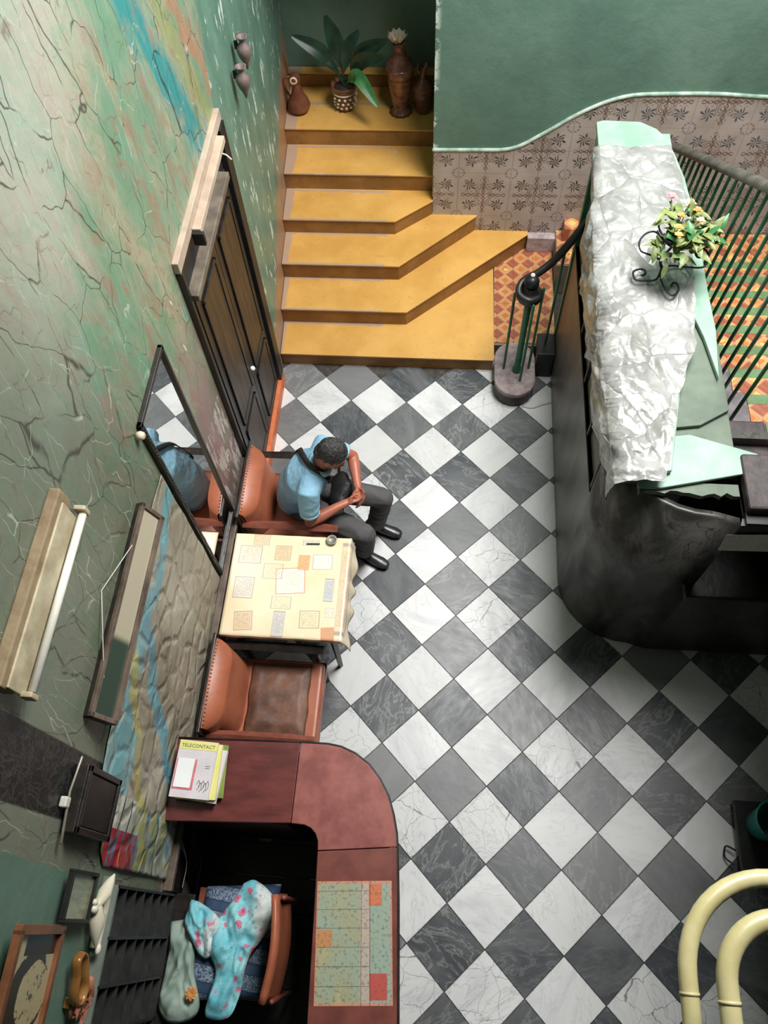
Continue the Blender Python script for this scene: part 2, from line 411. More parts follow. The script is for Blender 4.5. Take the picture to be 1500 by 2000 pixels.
def cloth_fn(g):                 # table cover printed with stamps; object origin at the middle of the table
    x, y, z = g.xyz()
    n = g.noise(4, 4)
    k = g.mix(n.st(.3, .7), S(232, 210, 172), S(240, 222, 190))
    scr = (g.noise(60, 3, .7, 2.0) - .5).abs().st(.05, .01)
    def rect(cx, cy, hx, hy, c, f=.35, rot=0.0, ink=None):
        nonlocal k
        ca, sa = math.cos(rot), math.sin(rot)
        u = (x - cx) * ca + (y - cy) * sa; v = (y - cy) * ca - (x - cx) * sa
        a = u.abs() / hx; b = v.abs() / hy; m = a.mx(b)
        k = g.mix(m.lt(1.0) * f, k, c)
        k = g.mix((m - 1.0).abs().st(.07, .02) * .6, k, ink or S(120, 110, 120))
        k = g.mix(m.lt(.85) * scr * .55, k, ink or S(110, 96, 110))
    B = S(180, 196, 216); O = S(222, 170, 118); Y = S(246, 238, 196); WH = S(250, 246, 236)
    for r in ((.02, .03, .09, .085, WH, .7, .1, S(190, 110, 70)), (-.26, .20, .07, .06, B, .2), (-.05, .22, .05, .05, O, .35), (.09, .16, .035, .05, O, .8, 0, S(170, 110, 70)),
              (.21, .17, .06, .05, WH, .6, .05, S(110, 130, 160)), (.17, -.22, .06, .055, Y, .3, .05, S(96, 84, 70)), (-.02, -.26, .035, .08, B, .5), (-.24, -.25, .055, .06, O, .3, .1),
              (.27, -.02, .028, .075, B, .6), (.29, -.17, .025, .03, WH, .4, 0, S(80, 80, 80)), (-.10, .09, .06, .05, Y, .3), (-.27, -.03, .06, .07, B, .3),
              (.12, .30, .05, .02, B, .3), (-.20, .31, .05, .04, O, .2), (-.02, -.12, .06, .04, Y, .4), (.29, -.31, .04, .045, S(190, 70, 40), .6, .1, S(230, 190, 90)), (.36, .0, .03, .3, O, .25)):
        rect(*r)
    g.col(k); g.rough(.30); g.bump(g.noise(9, 4), .12, .01)
M_CLOTH = MAT('printed_oilcloth', cloth_fn)

def poster_fn(g):
    x, y, z = g.xyz()
    n = g.noise(2.4, 6, .65, .6); n2 = g.noise(6, 6, .65, .5)
    k = g.mix(n.st(.35, .65), S(146, 138, 120), S(176, 168, 150))
    wob = (n - .5) * .35
    e = z - 1.9 - (y + 2.9) * .05
    k = g.mix((e + .10 + wob).abs().st(.10, .03), k, S(112, 160, 168))
    b2 = (z - (1.55 + (y + 3.05) * 1.35) + wob).abs().st(.13, .05) * y.gt(-3.6)
    k = g.mix(b2, k, S(104, 158, 172))
    yl = (z - (1.74 + (y + 3.2) * .8) + wob).abs().st(.09, .02) * y.lt(-2.9)
    k = g.mix(yl * .85, k, S(176, 166, 92))
    k = g.mix((n2.st(.56, .68)) * .55, k, S(148, 118, 100))
    bl = y.lt(-3.35) * (z - 1.75).abs().st(.20, .12)
    k = g.mix(bl * .8, k, S(110, 164, 170))
    lo = y.st(-3.62, -3.66)
    lc = g.mix(n2.st(.4, .6), S(150, 158, 140), S(186, 188, 172))
    lc = g.mix(g.noise(3, 4, v=g.vec(y, z * 2, 5.0)).st(.5, .55), lc, S(172, 168, 96))
    lc = g.mix(g.noise(3.6, 4, v=g.vec(y, z * 2, 15.0)).st(.55, .6), lc, S(96, 140, 160))
    k = g.mix(lo, k, lc)
    rd = y.lt(-3.77) * (z - 1.52).abs().lt(.20)
    rc = g.mix(g.noise(7, 3, v=g.vec(y * .6, z * 2.2, 2.0)).st(.5, .54), S(168, 34, 50), S(96, 104, 124))
    rc = g.mix(g.noise(6, 3, v=g.vec(y * .6, z * 2.2, 8.0)).st(.6, .62), rc, S(196, 140, 60))
    k = g.mix(rd, k, rc)
    wt = (y + 3.70).abs().lt(.07) * z.gt(1.42)
    wtc = g.mix(((z * 60.0).sin()).gt(.93), S(186, 186, 172), S(70, 68, 64))
    k = g.mix(wt, k, wtc)
    k = g.mix((g.noise(40, 3, .7, 2.0) - .5).abs().st(.03, .0) * .25, k, S(80, 72, 64))
    wv = g.warp(y, z, .0, .15, 4.0); k = g.mix(g.crack(6.0, v=wv).st(.012, .0) * .45, k, S(84, 76, 66)); k = g.mix(g.noise(2.2, 5).st(.5, .7) * .3, k, S(120, 112, 96))
    g.col(k); g.rough(.5); g.bump(g.crack(6.0, v=wv).st(.0, .2) + g.noise(14, 5) * .4, .5, .02)
M_POSTER = MAT('painted_paper', poster_fn)

def sheet_fn(g):                # origin at the sheet's centre, x across, y along
    x, y, z = g.xyz()
    n = g.noise(5, 4); tx = g.noise(60, 3, .7); 
    k = g.mix(n.st(.35, .65), S(166, 164, 132), S(158, 170, 150))
    k = g.mix(x.gt(.075) * .8, k, S(156, 172, 158))
    k = g.mix((x - .055).abs().lt(.025) * .6, k, S(206, 176, 168))
    k = g.mix((1.0 - n).st(.5, .7) * x.lt(-.06) * .5, k, S(212, 192, 120))
    def box_(cx, cy, hx, hy, c, f):
        nonlocal k
        m = ((x - cx).abs() / hx).mx((y - cy).abs() / hy).lt(1.0); k = g.mix(m * f, k, c)
    box_(.105, .205, .033, .05, S(216, 116, 78), .9); box_(-.145, .015, .038, .036, S(204, 134, 80), .85); box_(.118, -.19, .042, .055, S(196, 74, 66), .9)
    brd = (x.abs() / .188).mx(y.abs() / .268).gt(.95)
    k = g.mix(brd * .8, k, S(214, 140, 112))
    txt = tx.st(.54, .62) * .55
    k = g.mix(txt, k, S(92, 96, 88))
    ln = (((y + .27) / .082).frac() - .5).abs().gt(.485) * x.lt(.078)
    lv = (x - .078).abs().lt(.0018).mx((x - .035).abs().lt(.0014))
    k = g.mix(ln.mx(lv) * .75, k, S(64, 56, 56))
    g.col(k); g.rough(.3)
M_SHEET = MAT('printed_list', sheet_fn)

def floral_fn(g):
    x, y, z = g.xyz()
    k = g.mix(g.noise(7, 4).st(.3, .7), S(108, 196, 210), S(158, 216, 218))
    pal = (x - .10 + (g.noise(5, 2) - .5) * .1).st(-.06, -.02)
    k = g.mix(pal * .75, k, S(226, 220, 212))
    wv = g.warp(x, y, z, .08, 9.0); c = g.crack(15.0, v=wv, feat='F1'); c2 = g.crack(22.0, v=g.vec(x + 3.0, y, z), feat='F1')
    k = g.mix(c2.st(.28, .2) * .8, k, S(112, 186, 204))
    k = g.mix(c.st(.36, .26) * g.noise(6, 2).st(.4, .5), k, S(206, 112, 142)); k = g.mix(c.st(.18, .1) * .8 * g.noise(6, 2).st(.4, .5), k, S(166, 60, 92)); k = g.mix(g.noise(60, 3, .6, 2.0).st(.56, .62) * .4, k, S(84, 120, 124))
    g.col(k); g.rough(.6); g.bump(g.noise(20, 4), .2, .01)
M_FLORAL = MAT('floral_print_cloth', floral_fn)
def navy_fn(g):
    x, y, z = g.xyz()
    band = ((y * 1.0 + x * .12) / .13).frac()
    k = g.mix(g.noise(6, 4).st(.3, .7), S(44, 64, 92), S(60, 84, 112))
    pat = ((g.noise(34, 3, .6, 2.5) - .5).abs().st(.06, .03)) * band.gt(.42)
    k = g.mix(pat * .8, k, S(158, 172, 186))
    k = g.mix((band - .42).abs().st(.04, .02).mx((band - .02).abs().st(.03, .015)) * .8, k, S(36, 46, 72))
    g.col(k); g.rough(.8); g.bump(g.noise(60, 2), .3, .005)
M_NAVY = MAT('navy_patterned_textile', navy_fn)
def sheetp_fn(g):
    g.col(g.mix(g.noise(3, 5).st(.35, .65), S(150, 148, 145), S(186, 185, 182)))
    g.rough(g.noise(7, 4) * .20 + .22)
    g.b.inputs['Metallic'].default_value = .35
    g.b.inputs['Subsurface Weight'].default_value = 0
    x, y, z = g.xyz(); wv = g.warp(x, y + z * .3, z, .10, 5.0)
    g.bump(g.crack(7, v=wv) * .7 + g.crack(14, v=wv) * .22 + g.crack(3.2, v=wv).sqrt() * .9 + g.noise(30, 4) * .05, .55, .055)
M_PLASTIC = MAT('silvery_plastic_sheet', sheetp_fn)
def portrait_fn(g):             # local: y across, z up, origin at the picture's centre
    x, y, z = g.xyz()
    k = g.mix(g.noise(3, 3).st(.3, .7), S(176, 162, 128), S(196, 184, 150))
    n = (g.noise(9, 5, .7, 1.0) - .5) * .10
    face = ((y * y) / .0100 + ((z + .06) * (z + .06)) / .0200 + n * 6.0).lt(1.0)
    hair = (((y + .01) * (y + .01)) / .022 + ((z + .01) * (z + .01)) / .034 + n * 8.0).lt(1.0)
    k = g.mix(hair * .95, k, S(46, 38, 32)); k = g.mix(face, k, S(196, 180, 140))
    k = g.mix((g.noise(16, 5, .7, 1.5).st(.55, .6)) * face * .8, k, S(62, 50, 40))
    k = g.mix((y - .05).gt(.07) * z.lt(.11), k, S(58, 42, 36))
    g.col(k); g.rough(.3)
M_PORT = MAT('portrait_print', portrait_fn)
def pic_fn(g):
    x, y, z = g.xyz()
    k = g.mix(g.noise(5, 5, .6, 1.0, v=g.vec(y * 3, z * .8, 0.)).st(.3, .7), S(120, 128, 104), S(166, 164, 132))
    g.col(k); g.rough(.25)
M_PIC = MAT('faded_green_picture', pic_fn)
def glasscase_fn(g):
    x, y, z = g.xyz()
    k = g.mix(y.st(-.16, -.12), S(62, 74, 64), S(176, 166, 144))
    g.col(k); g.rough(.15)
M_CASEG = MAT('dusty_glass_face', glasscase_fn)

# ------------------------------------------------------------------ mesh helpers
class MB:
    def __init__(s): s.v = []; s.f = []; s.sm = []
    def add(s, vs, fs, smooth=False):
        o = len(s.v); s.v += [Vector(a) for a in vs]
        for f in fs: s.f.append([i + o for i in f]); s.sm.append(smooth)
        return s
    def box(s, lo, hi, b=0.0):
        x0, y0, z0 = lo; x1, y1, z1 = hi
        if b <= 0:
            vs = [(x, y, z) for z in (z0, z1) for y in (y0, y1) for x in (x0, x1)]
            return s.add(vs, [(0, 2, 3, 1), (4, 5, 7, 6), (0, 1, 5, 4), (2, 6, 7, 3), (0, 4, 6, 2), (1, 3, 7, 5)])
        bm = bmesh.new(); bmesh.ops.create_cube(bm, size=1)
        for q in bm.verts: q.co = Vector(((x0 + x1) / 2 + q.co.x * (x1 - x0), (y0 + y1) / 2 + q.co.y * (y1 - y0), (z0 + z1) / 2 + q.co.z * (z1 - z0)))
        bmesh.ops.bevel(bm, geom=bm.edges[:], offset=min(b, .49 * min(x1 - x0, y1 - y0, z1 - z0)), segments=2, affect='EDGES', profile=.5)
        bm.verts.index_update()
        s.add([q.co.copy() for q in bm.verts], [[q.index for q in f.verts] for f in bm.faces]); bm.free(); return s
    def obox(s, c, ax, ay, az, h, b=0.0):           # oriented box: centre, axes, half sizes
        t = MB().box((-h[0], -h[1], -h[2]), h, b)
        s.add([Vector(c) + Vector(ax) * q.x + Vector(ay) * q.y + Vector(az) * q.z for q in t.v], t.f); return s
    def prism(s, poly, z0, z1, bev=0.0):
        n = len(poly); A = sum(poly[i][0] * poly[(i + 1) % n][1] - poly[(i + 1) % n][0] * poly[i][1] for i in range(n))
        p = list(poly) if A > 0 else list(poly)[::-1]
        vs = [(a[0], a[1], z0) for a in p] + [(a[0], a[1], z1) for a in p]
        fs = [tuple(range(n - 1, -1, -1)), tuple(range(n, 2 * n))] + [(i, (i + 1) % n, n + (i + 1) % n, n + i) for i in range(n)]
        return s.add(vs, fs)
    def loft(s, pts, rad, hint=(0, 0, 1), n=12, cap=True, round_=True, smooth=True):
        pts = [Vector(p) for p in pts]; N = len(pts)
        rad = [(r, r) if isinstance(r, (int, float)) else r for r in (rad if isinstance(rad, (list, tuple)) and len(rad) == N else [rad] * N)]
        if round_ and cap:
            d0 = (pts[0] - pts[1]).normalized(); d1 = (pts[-1] - pts[-2]).normalized()
            a, b = rad[0], rad[-1]; P0 = []; R0 = []; P1 = []; R1 = []
            for k in (1.45, 1.1, .6):
                P0.append(pts[0] + d0 * min(a) * math.sin(k)); R0.append((a[0] * max(math.cos(k), .08), a[1] * max(math.cos(k), .08)))
                P1.insert(0, pts[-1] + d1 * min(b) * math.sin(k)); R1.insert(0, (b[0] * max(math.cos(k), .08), b[1] * max(math.cos(k), .08)))
            pts = P0 + pts + P1; rad = R0 + list(rad) + R1; N = len(pts)
        hint = Vector(hint); vs = []; last = None
        for i, p in enumerate(pts):
            t = (pts[min(i + 1, N - 1)] - pts[max(i - 1, 0)]).normalized()
            h = hint - t * hint.dot(t)
            if h.length < .15: h = (last - t * last.dot(t)) if last is not None else t.orthogonal()
            h.normalize(); last = h; q = t.cross(h)
            for j in range(n):
                a = 2 * math.pi * j / n; vs.append(p + h * (math.cos(a) * rad[i][0]) + q * (math.sin(a) * rad[i][1]))
        fs = [(i * n + j, i * n + (j + 1) % n, (i + 1) * n + (j + 1) % n, (i + 1) * n + j) for i in range(N - 1) for j in range(n)]
        if cap: fs += [tuple(range(n - 1, -1, -1)), tuple(range((N - 1) * n, N * n))]
        return s.add(vs, fs, smooth)
    def lathe(s, prof, c=(0, 0, 0), n=20, axis=None, lobes=0, amp=0.0):
        c = Vector(c); ax = Vector(axis).normalized() if axis else Vector((0, 0, 1))
        u = ax.orthogonal().normalized(); v = ax.cross(u); vs = []
        for r, z in prof:
            for j in range(n):
                a = 2 * math.pi * j / n; rr = r * (1 + amp * math.cos(lobes * a)); vs.append(c + u * (rr * math.cos(a)) + v * (rr * math.sin(a)) + ax * z)
        N = len(prof)
        fs = [(i * n + j, i * n + (j + 1) % n, (i + 1) * n + (j + 1) % n, (i + 1) * n + j) for i in range(N - 1) for j in range(n)]
        fs += [tuple(range(n - 1, -1, -1)), tuple(range((N - 1) * n, N * n))]
        return s.add(vs, fs, True)
    def ell(s, c, r, M=None, n=16, m=10):
        c = Vector(c); M = M or Matrix.Identity(3); vs = [c + M @ Vector((0, 0, -r[2]))]
        for i in range(1, m):
            a = math.pi * i / m - math.pi / 2
            for j in range(n):
                b = 2 * math.pi * j / n; vs.append(c + M @ Vector((r[0] * math.cos(a) * math.cos(b), r[1] * math.cos(a) * math.sin(b), r[2] * math.sin(a))))
        vs.append(c + M @ Vector((0, 0, r[2]))); L = len(vs) - 1
        fs = [(0, 1 + (j + 1) % n, 1 + j) for j in range(n)]
        for i in range(m - 2):
            for j in range(n): fs.append((1 + i * n + j, 1 + i * n + (j + 1) % n, 1 + (i + 1) * n + (j + 1) % n, 1 + (i + 1) * n + j))
        fs += [(L, 1 + (m - 2) * n + j, 1 + (m - 2) * n + (j + 1) % n) for j in range(n)]
        return s.add(vs, fs, True)
    def sheet(s, grid, th=.0):                         # grid[i][j] points; optional thickness
        A = len(grid); B = len(grid[0]); vs = [Vector(p) for r in grid for p in r]
        fs = [(i * B + j, i * B + j + 1, (i + 1) * B + j + 1, (i + 1) * B + j) for i in range(A - 1) for j in range(B - 1)]
        return s.add(vs, fs, True)
    def build(s, name, mat, parent=None, loc=None, kind=None):
        me = bpy.data.meshes.new(name)
        o = bpy.data.objects.new(name, me); C.objects.link(o)
        if loc is not None: base = Vector(loc)
        elif parent is not None: base = WL(parent)
        else: base = Vector((0, 0, 0))
        me.from_pydata([tuple(v - base) for v in s.v], [], s.f); me.update()
        me.polygons.foreach_set('use_smooth', s.sm)
        for q in (mat if isinstance(mat, list) else [mat]): me.materials.append(q)
        if parent is not None:
            o.parent = parent; o.location = base - WL(parent)
        else: o.location = base
        OFF[o] = base
        if kind: o['kind'] = kind
        return o
OFF = {}
def WL(o): return OFF.get(o, Vector((0, 0, 0)))
def tag(o, label=None, cat=None, group=None, kind=None):
    if label: o['label'] = label
    if cat: o['category'] = cat
    if group: o['group'] = group
    if kind: o['kind'] = kind
    return o
def thing(name, loc, label, cat, group=None):
    o = bpy.data.objects.new(name, None); C.objects.link(o); o.location = loc; o.empty_display_size = .05
    OFF[o] = Vector(loc); return tag(o, label, cat, group)
def bez(pts, n=8):                                    # Catmull-Rom through points
    P = [Vector(p) for p in pts]; P = [P[0] * 2 - P[1]] + P + [P[-1] * 2 - P[-2]]; out = []
    for i in range(1, len(P) - 2):
        for k in range(n):
            t = k / n; a, b, c, d = P[i - 1:i + 3]
            out.append(.5 * ((2 * b) + (c - a) * t + (2 * a - 5 * b + 4 * c - d) * t * t + (3 * b - a - 3 * c + d) * t ** 3))
    out.append(P[-2]); return out
def solidify(o, th, off=-1):
    m = o.modifiers.new('t', 'SOLIDIFY'); m.thickness = th; m.offset = off; return o
def bevel(o, w_, seg=2):
    m = o.modifiers.new('b', 'BEVEL'); m.width = w_; m.segments = seg; m.limit_method = 'ANGLE'; return o
def clip(poly, box):
    x0, x1, y0, y1 = box
    for ax, k, sg in ((0, x0, 1), (0, x1, -1), (1, y0, 1), (1, y1, -1)):
        out = []
        for i in range(len(poly)):
            a, b = poly[i], poly[(i + 1) % len(poly)]; da = sg * (a[ax] - k); db = sg * (b[ax] - k)
            if da >= 0: out.append(a)
            if (da >= 0) != (db >= 0):
                t = da / (da - db); out.append((a[0] + (b[0] - a[0]) * t, a[1] + (b[1] - a[1]) * t))
        poly = out
        if len(poly) < 3: return []
    return poly

# ------------------------------------------------------------------ the setting
RX = 3.75                                              # right wall
FY = -6.4                                              # front wall
fl = MB().box((-.39, FY, -.12), (RX, 1.5, -.008)).build('floor', M_GROUT, kind='structure')
h = .23; mesh_cache = {}
for a in range(-3, 18):
    for b in range(-26, 3):
        if (a + b) % 2 == 0: continue
        dark = (a % 2 == 1)
        cx, cy = a * h, b * h; e = h - .0022
        poly = clip([(cx + e, cy), (cx, cy + e), (cx - e, cy), (cx, cy - e)], (-.385, RX, FY, .30))
        if not poly: continue
        area_ = abs(sum(poly[i][0] * poly[(i + 1) % len(poly)][1] - poly[(i + 1) % len(poly)][0] * poly[i][1] for i in range(len(poly)))) / 2
        if area_ < .002: continue
        if cy > .15 and cx < 1.35: continue
        full = abs(area_ - 2 * e * e) < 1e-5; key = (dark, full)
        if full and key in mesh_cache:
            o = bpy.data.objects.new('floor_tile', mesh_cache[key]); C.objects.link(o); o.parent = fl
        else:
            lp = [(p[0] - cx, p[1] - cy) for p in poly]
            inner = [(p[0] * (1 - .008), p[1] * (1 - .008)) for p in lp]
            n = len(lp); t = MB()
            A = sum(lp[i][0] * lp[(i + 1) % n][1] - lp[(i + 1) % n][0] * lp[i][1] for i in range(n))
            if A < 0: lp = lp[::-1]; inner = inner[::-1]
            vs = [(p[0], p[1], -.012) for p in lp] + [(p[0], p[1], -.0016) for p in lp] + [(p[0], p[1], 0) for p in inner]
            fs = [(i, (i + 1) % n, n + (i + 1) % n, n + i) for i in range(n)] + [(n + i, n + (i + 1) % n, 2 * n + (i + 1) % n, 2 * n + i) for i in range(n)] + [tuple(range(2 * n, 3 * n))]
            t.add(vs, fs)
            o = t.build('floor_tile', M_TD if dark else M_TW, loc=(0, 0, 0)); o.parent = fl
            if full: mesh_cache[key] = o.data
        o.location = (cx, cy, random.uniform(-.0008, .0008))
        o.rotation_euler = (random.uniform(-.002, .002), random.uniform(-.002, .002), 0)

ZC = 6.5
wl = [(-.39, FY), (-.385, 0.0), (-.392, .13), (-.47, 1.9), (-.495, 2.55)]
MB().prism(wl + [(-.8, 2.55), (-.8, FY)], -.1, ZC).build('wall_left', M_WALL, kind='structure')
MB().prism([(.82, 1.45), (RX + .3, 1.45), (RX + .3, 1.75), (1.0, 1.75), (1.0, 2.55), (.82, 2.55)], -.1, ZC).build('wall_back', M_PLASTER, kind='structure')
MB().box((-.8, 2.55, -.1), (1.0, 2.8, ZC)).build('wall_alcove', M_PLASTER, kind='structure')
MB().box((RX, FY - .3, -.1), (RX + .3, 1.5, ZC)).build('wall_right', M_PLASTD, kind='structure')
MB().box((-.8, FY - .3, -.1), (RX, FY, ZC)).build('wall_front', M_PLASTD, kind='structure')
MB().box((-.8, FY - .3, ZC), (RX + .3, 2.8, ZC + .2)).build('ceiling', M_PLASTD, kind='structure')
MB().box((-.495, 1.5, 3.0), (.82, 2.55, 3.1)).build('alcove_shade_lid', M_PLASTER, kind='structure')  # unseen lid added to keep the alcove dark
MB().box((2.42, FY, 2.60), (RX, -2.08, 2.76)).build('shade_slab', M_PLASTD, kind='structure')  # unseen slab added to shade the floor at the lower right

MB().box((-.385, FY, 4.62), (RX, -4.4, 4.78)).build('shade_slab', M_PLASTD, kind='structure')  # unseen gallery slab at the camera end, raised to block light
# staircase, yellow painted
stc = thing('staircase', (.3, .8, 0), 'yellow painted concrete staircase with six wedge-shaped steps under the green alcove', 'staircase')
def xl(y): return -.392 - max(0, y - .13) * .0441
YB = 1.448
steps = [
    ([(-.39, .133), (1.385, .133), (1.372, YB), (-.45, YB)], 0, .142),
    ([(xl(.472), .472), (.645, .475), (1.66, 1.41), (1.66, YB), (xl(YB), YB)], .142, .307),
    ([(xl(.823), .823), (.565, .825), (1.203, 1.44), (1.203, YB), (xl(YB), YB)], .307, .472),
    ([(xl(1.183), 1.183), (.512, 1.185), (.818, 1.44), (.818, 2.545), (xl(2.545), 2.545)], .472, .621),
    ([(xl(1.552), 1.552), (.818, 1.552), (.818, 2.545), (xl(2.545), 2.545)], .621, .784),
    ([(xl(1.912), 1.912), (.816, 1.912), (.816, 2.545), (xl(2.545), 2.545)], .784, .948),
    ([(xl(2.47), 2.47), (.814, 2.47), (.814, 2.545), (xl(2.545), 2.545)], .948, 1.085)]
for i, (poly, z0, z1) in enumerate(steps):
    P = [Vector((p[0] + .003, p[1], 0)) for p in poly]
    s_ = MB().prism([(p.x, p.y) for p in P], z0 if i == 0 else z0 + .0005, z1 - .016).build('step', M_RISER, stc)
    # tread slab with a small nosing towards the room
    q = [Vector(p) for p in P]; nf = 2 if i in (0, 4, 5, 6) else 3
    q[0].y -= .012; q[1].y -= .012
    if nf == 3: q[1].x += .004; q[2].x += .010; q[2].y -= .006
    if i == 0: q[1].x += .008
    bevel(MB().prism([(p.x, p.y) for p in q], z1 - .016, z1).build('tread', M_TREAD, s_), .004)

# patterned dado tiles on the back wall and the moulding that caps them
capu = [(855, 293), (930, 293), (1000, 290), (1060, 262), (1120, 228), (1180, 201), (1235, 187), (1300, 184), (1400, 184), (1500, 190)]
capl = [W(u, v, 1, 1.45) for u, v in capu]; capl = [Vector((.825, 1.45, capl[0].z))] + capl[1:] + [Vector((RX, 1.45, capl[-1].z))]
cap = bez(capl, 6)
def capz(x):
    if x <= cap[0].x: return cap[0].z
    for a, b in zip(cap, cap[1:]):
        if a.x <= x <= b.x: return a.z + (b.z - a.z) * (x - a.x) / max(b.x - a.x, 1e-6)
    return cap[-1].z
cpts = [(c.x, c.z) for c in cap]
dado = MB()
for (x0, z0_), (x1, z1_) in zip(cpts, cpts[1:]):
    if x1 - x0 < 1e-4: continue
    dado.add([(x0, 1.4475, .1), (x1, 1.4475, .1), (x1, 1.4475, z1_), (x0, 1.4475, z0_)], [(0, 1, 2, 3)])
dado = dado.build('dado_backing', M_DGROUT, kind='structure')
T = DP / 2
def clip_top(poly):
    out = []
    f = lambda p: capz(p[0]) - .004 - p[1]
    for i in range(len(poly)):
        a, b = poly[i], poly[(i + 1) % len(poly)]; da, db = f(a), f(b)
        if da >= 0: out.append(a)
        if (da >= 0) != (db >= 0):
            t = da / (da - db); out.append((a[0] + (b[0] - a[0]) * t, a[1] + (b[1] - a[1]) * t))
    return out
for i in range(-2, 13):
    for j in range(-5, 5):
        x0 = DX0 + i * T; z0_ = DZ0 + j * T
        p = clip([(x0 + .001, z0_ + .001), (x0 + T - .001, z0_ + .001), (x0 + T - .001, z0_ + T - .001), (x0 + .001, z0_ + T - .001)], (.823, RX - .002, .145, 3))
        if not p: continue
        p = clip_top(p)
        if len(p) < 3: continue
        t = MB().prism([(a, b) for a, b in p], 0, .009 + random.uniform(0, .0015))
        t.v = [Vector((v.x, 1.4475 - v.z, v.y)) for v in t.v]
        t.f = [f[::-1] for f in t.f]
        o = t.build('dado_tile', M_DADO, dado, loc=(0, 0, 0))
trim = MB().loft([(c.x, 1.443, c.z + .006) for c in cap], (.016, .014), (0, 0, 1), 8).build('trim_1', M_TRIM, kind='structure')

# orange tiled floor beside the stairs, then the small landing and the flight that climbs behind the booth
def tiled(parent, x0, x1, y0, y1, z, s_=.2, th=.008, mat=M_PARQ, name='tile'):
    nx = max(1, round((x1 - x0) / s_)); ny = max(1, round((y1 - y0) / s_)); dx = (x1 - x0) / nx; dy = (y1 - y0) / ny
    for i in range(nx):
        for j in range(ny):
            MB().box((x0 + i * dx + .0012, y0 + j * dy + .0012, z - th), (x0 + (i + 1) * dx - .0012, y0 + (j + 1) * dy - .0012, z + random.uniform(0, .001)), .0).build(name, mat, parent, loc=(0, 0, 0))
ops = MB().box((1.386, .29, 0), (1.90, 1.44, .134)).build('floor_raised', M_DGROUT, kind='structure')
tiled(ops, 1.39, 1.895, .31, 1.40, .142)
MB().box((1.665, 1.36, .142), (1.955, 1.437, .30), .006).build('trim_2', M_PINKSTONE, kind='structure')
fl2 = thing('tiled_staircase', (2.7, .5, 0), 'orange tiled stairs with green nosings climbing behind the green balusters', 'staircase')
lb = MB().box((1.905, 1.02, 0), (RX - .005, 1.436, .322)).build('landing', M_DGROUT, fl2)
tiled(lb, 1.91, RX - .01, 1.03, 1.43, .33, .2)
MB().box((1.96, 1.30, .33), (2.18, 1.436, .46)).build('kerb', M_PARQ, fl2)
ZS = [.33 + .16 * k for k in range(0, 14)]; YS = [1.233 - .3125 * k for k in range(0, 14)]
for k in range(1, 14):
    y1 = YS[k]; y0 = YS[k] - .3125
    st = MB().box((2.695, y0, max(0, ZS[k] - .32)), (RX - .005, y1, ZS[k] - .008)).build('step', M_STONE, fl2)
    MB().box((2.70, y1 - .055, ZS[k] - .007), (RX - .01, y1 + .012, ZS[k])).build('nosing', M_GREENP, st)
    tiled(st, 2.70, RX - .01, y0 + .002, y1 - .056, ZS[k], .26)
    if k <= 10: MB().box((2.47 if k > 5 else 2.54, y0 + .02, ZS[k] - (.10 if k > 5 else .16)), (2.692, y1 + .02, ZS[k] + .015), .014).build('tread_end', M_DSTONE if k > 8 else M_STONE, st)  # topmost ends in darker stone, shade put into their colour

# stone plinth for the newel, black block beside it
pl = thing('stone_plinth', (1.55, .03, 0), 'rounded grey-pink stone plinth at the foot of the green newel post', 'plinth')
def capsule(x0, x1, y0, y1, n=9):
    cx = (x0 + x1) / 2; r = (x1 - x0) / 2; out = []
    for i in range(n + 1): a = math.pi + math.pi * i / n; out.append((cx + r * math.cos(a), y0 + r + r * math.sin(a)))
    for i in range(n + 1): a = math.pi * i / n; out.append((cx + r * math.cos(a), y1 - r + r * math.sin(a)))
    return out
MB().prism(capsule(1.405, 1.715, -.235, .30), 0, .12).build('base', M_DSTONE, pl)
bevel(MB().prism(capsule(1.395, 1.725, -.245, .30), .12, .17).build('cap', M_PINKSTONE, pl), .012, 3)
bk = thing('black_kerb_block', (1.8, .18, 0), 'black painted stone block between the plinth and the booth', 'block')
bevel(MB().box((1.732, .08, 0), (1.868, .288, .27)).build('body', M_BLACK, bk), .006)
bevel(MB().box((1.728, .07, .27), (1.871, .288, .30)).build('lid', M_BLACK, bk), .006)

# left balustrade with volute newel
nb = Vector((1.575, .0, .17))
nr = thing('newel_railing', nb, 'black volute handrail with green iron newel rising from the stone plinth', 'railing')
MB().lathe([(.034, 0), (.036, .04), (.026, .06), (.024, .45), (.027, .72), (.030, .84)], nb, 14).build('newel_post', M_DGREEN, nr)
ZR = 1.03
vc = Vector((1.575, .02, ZR))
MB().lathe([(.02, -.05), (.088, -.045), (.098, -.02), (.094, 0), (.07, .012), (.056, .03), (.05, .06), (.03, .07)], vc, 24).build('volute_disc', M_BLACK, nr)
fin = MB().lathe([(.03, .065), (.05, .085), (.056, .11), (.045, .14), (.02, .16)], vc, 24, lobes=10, amp=.08).build('finial', M_IRON, nr)
MB().ell(vc + Vector((0, 0, .172)), (.017, .017, .017)).build('finial_tip', M_BEADS, fin)
e1 = W(1135, 443, 0, 1.865)
rail = bez([vc + Vector((.06, -.05, .0)), vc + Vector((-.01, -.085, .01)), vc + Vector((-.080, -.03, .02)), vc + Vector((-.055, .06, .05)), vc + Vector((.06, .10, .11)), vc + Vector((.16, .14, .20)), Vector((e1.x, e1.y - .02, e1.z)), Vector((2.0, .34, e1.z + .13))], 8)
rail = [p for p in rail]
MB().loft(rail, (.030, .026), (0, 0, 1), 14).build('handrail', M_BLACK, nr)
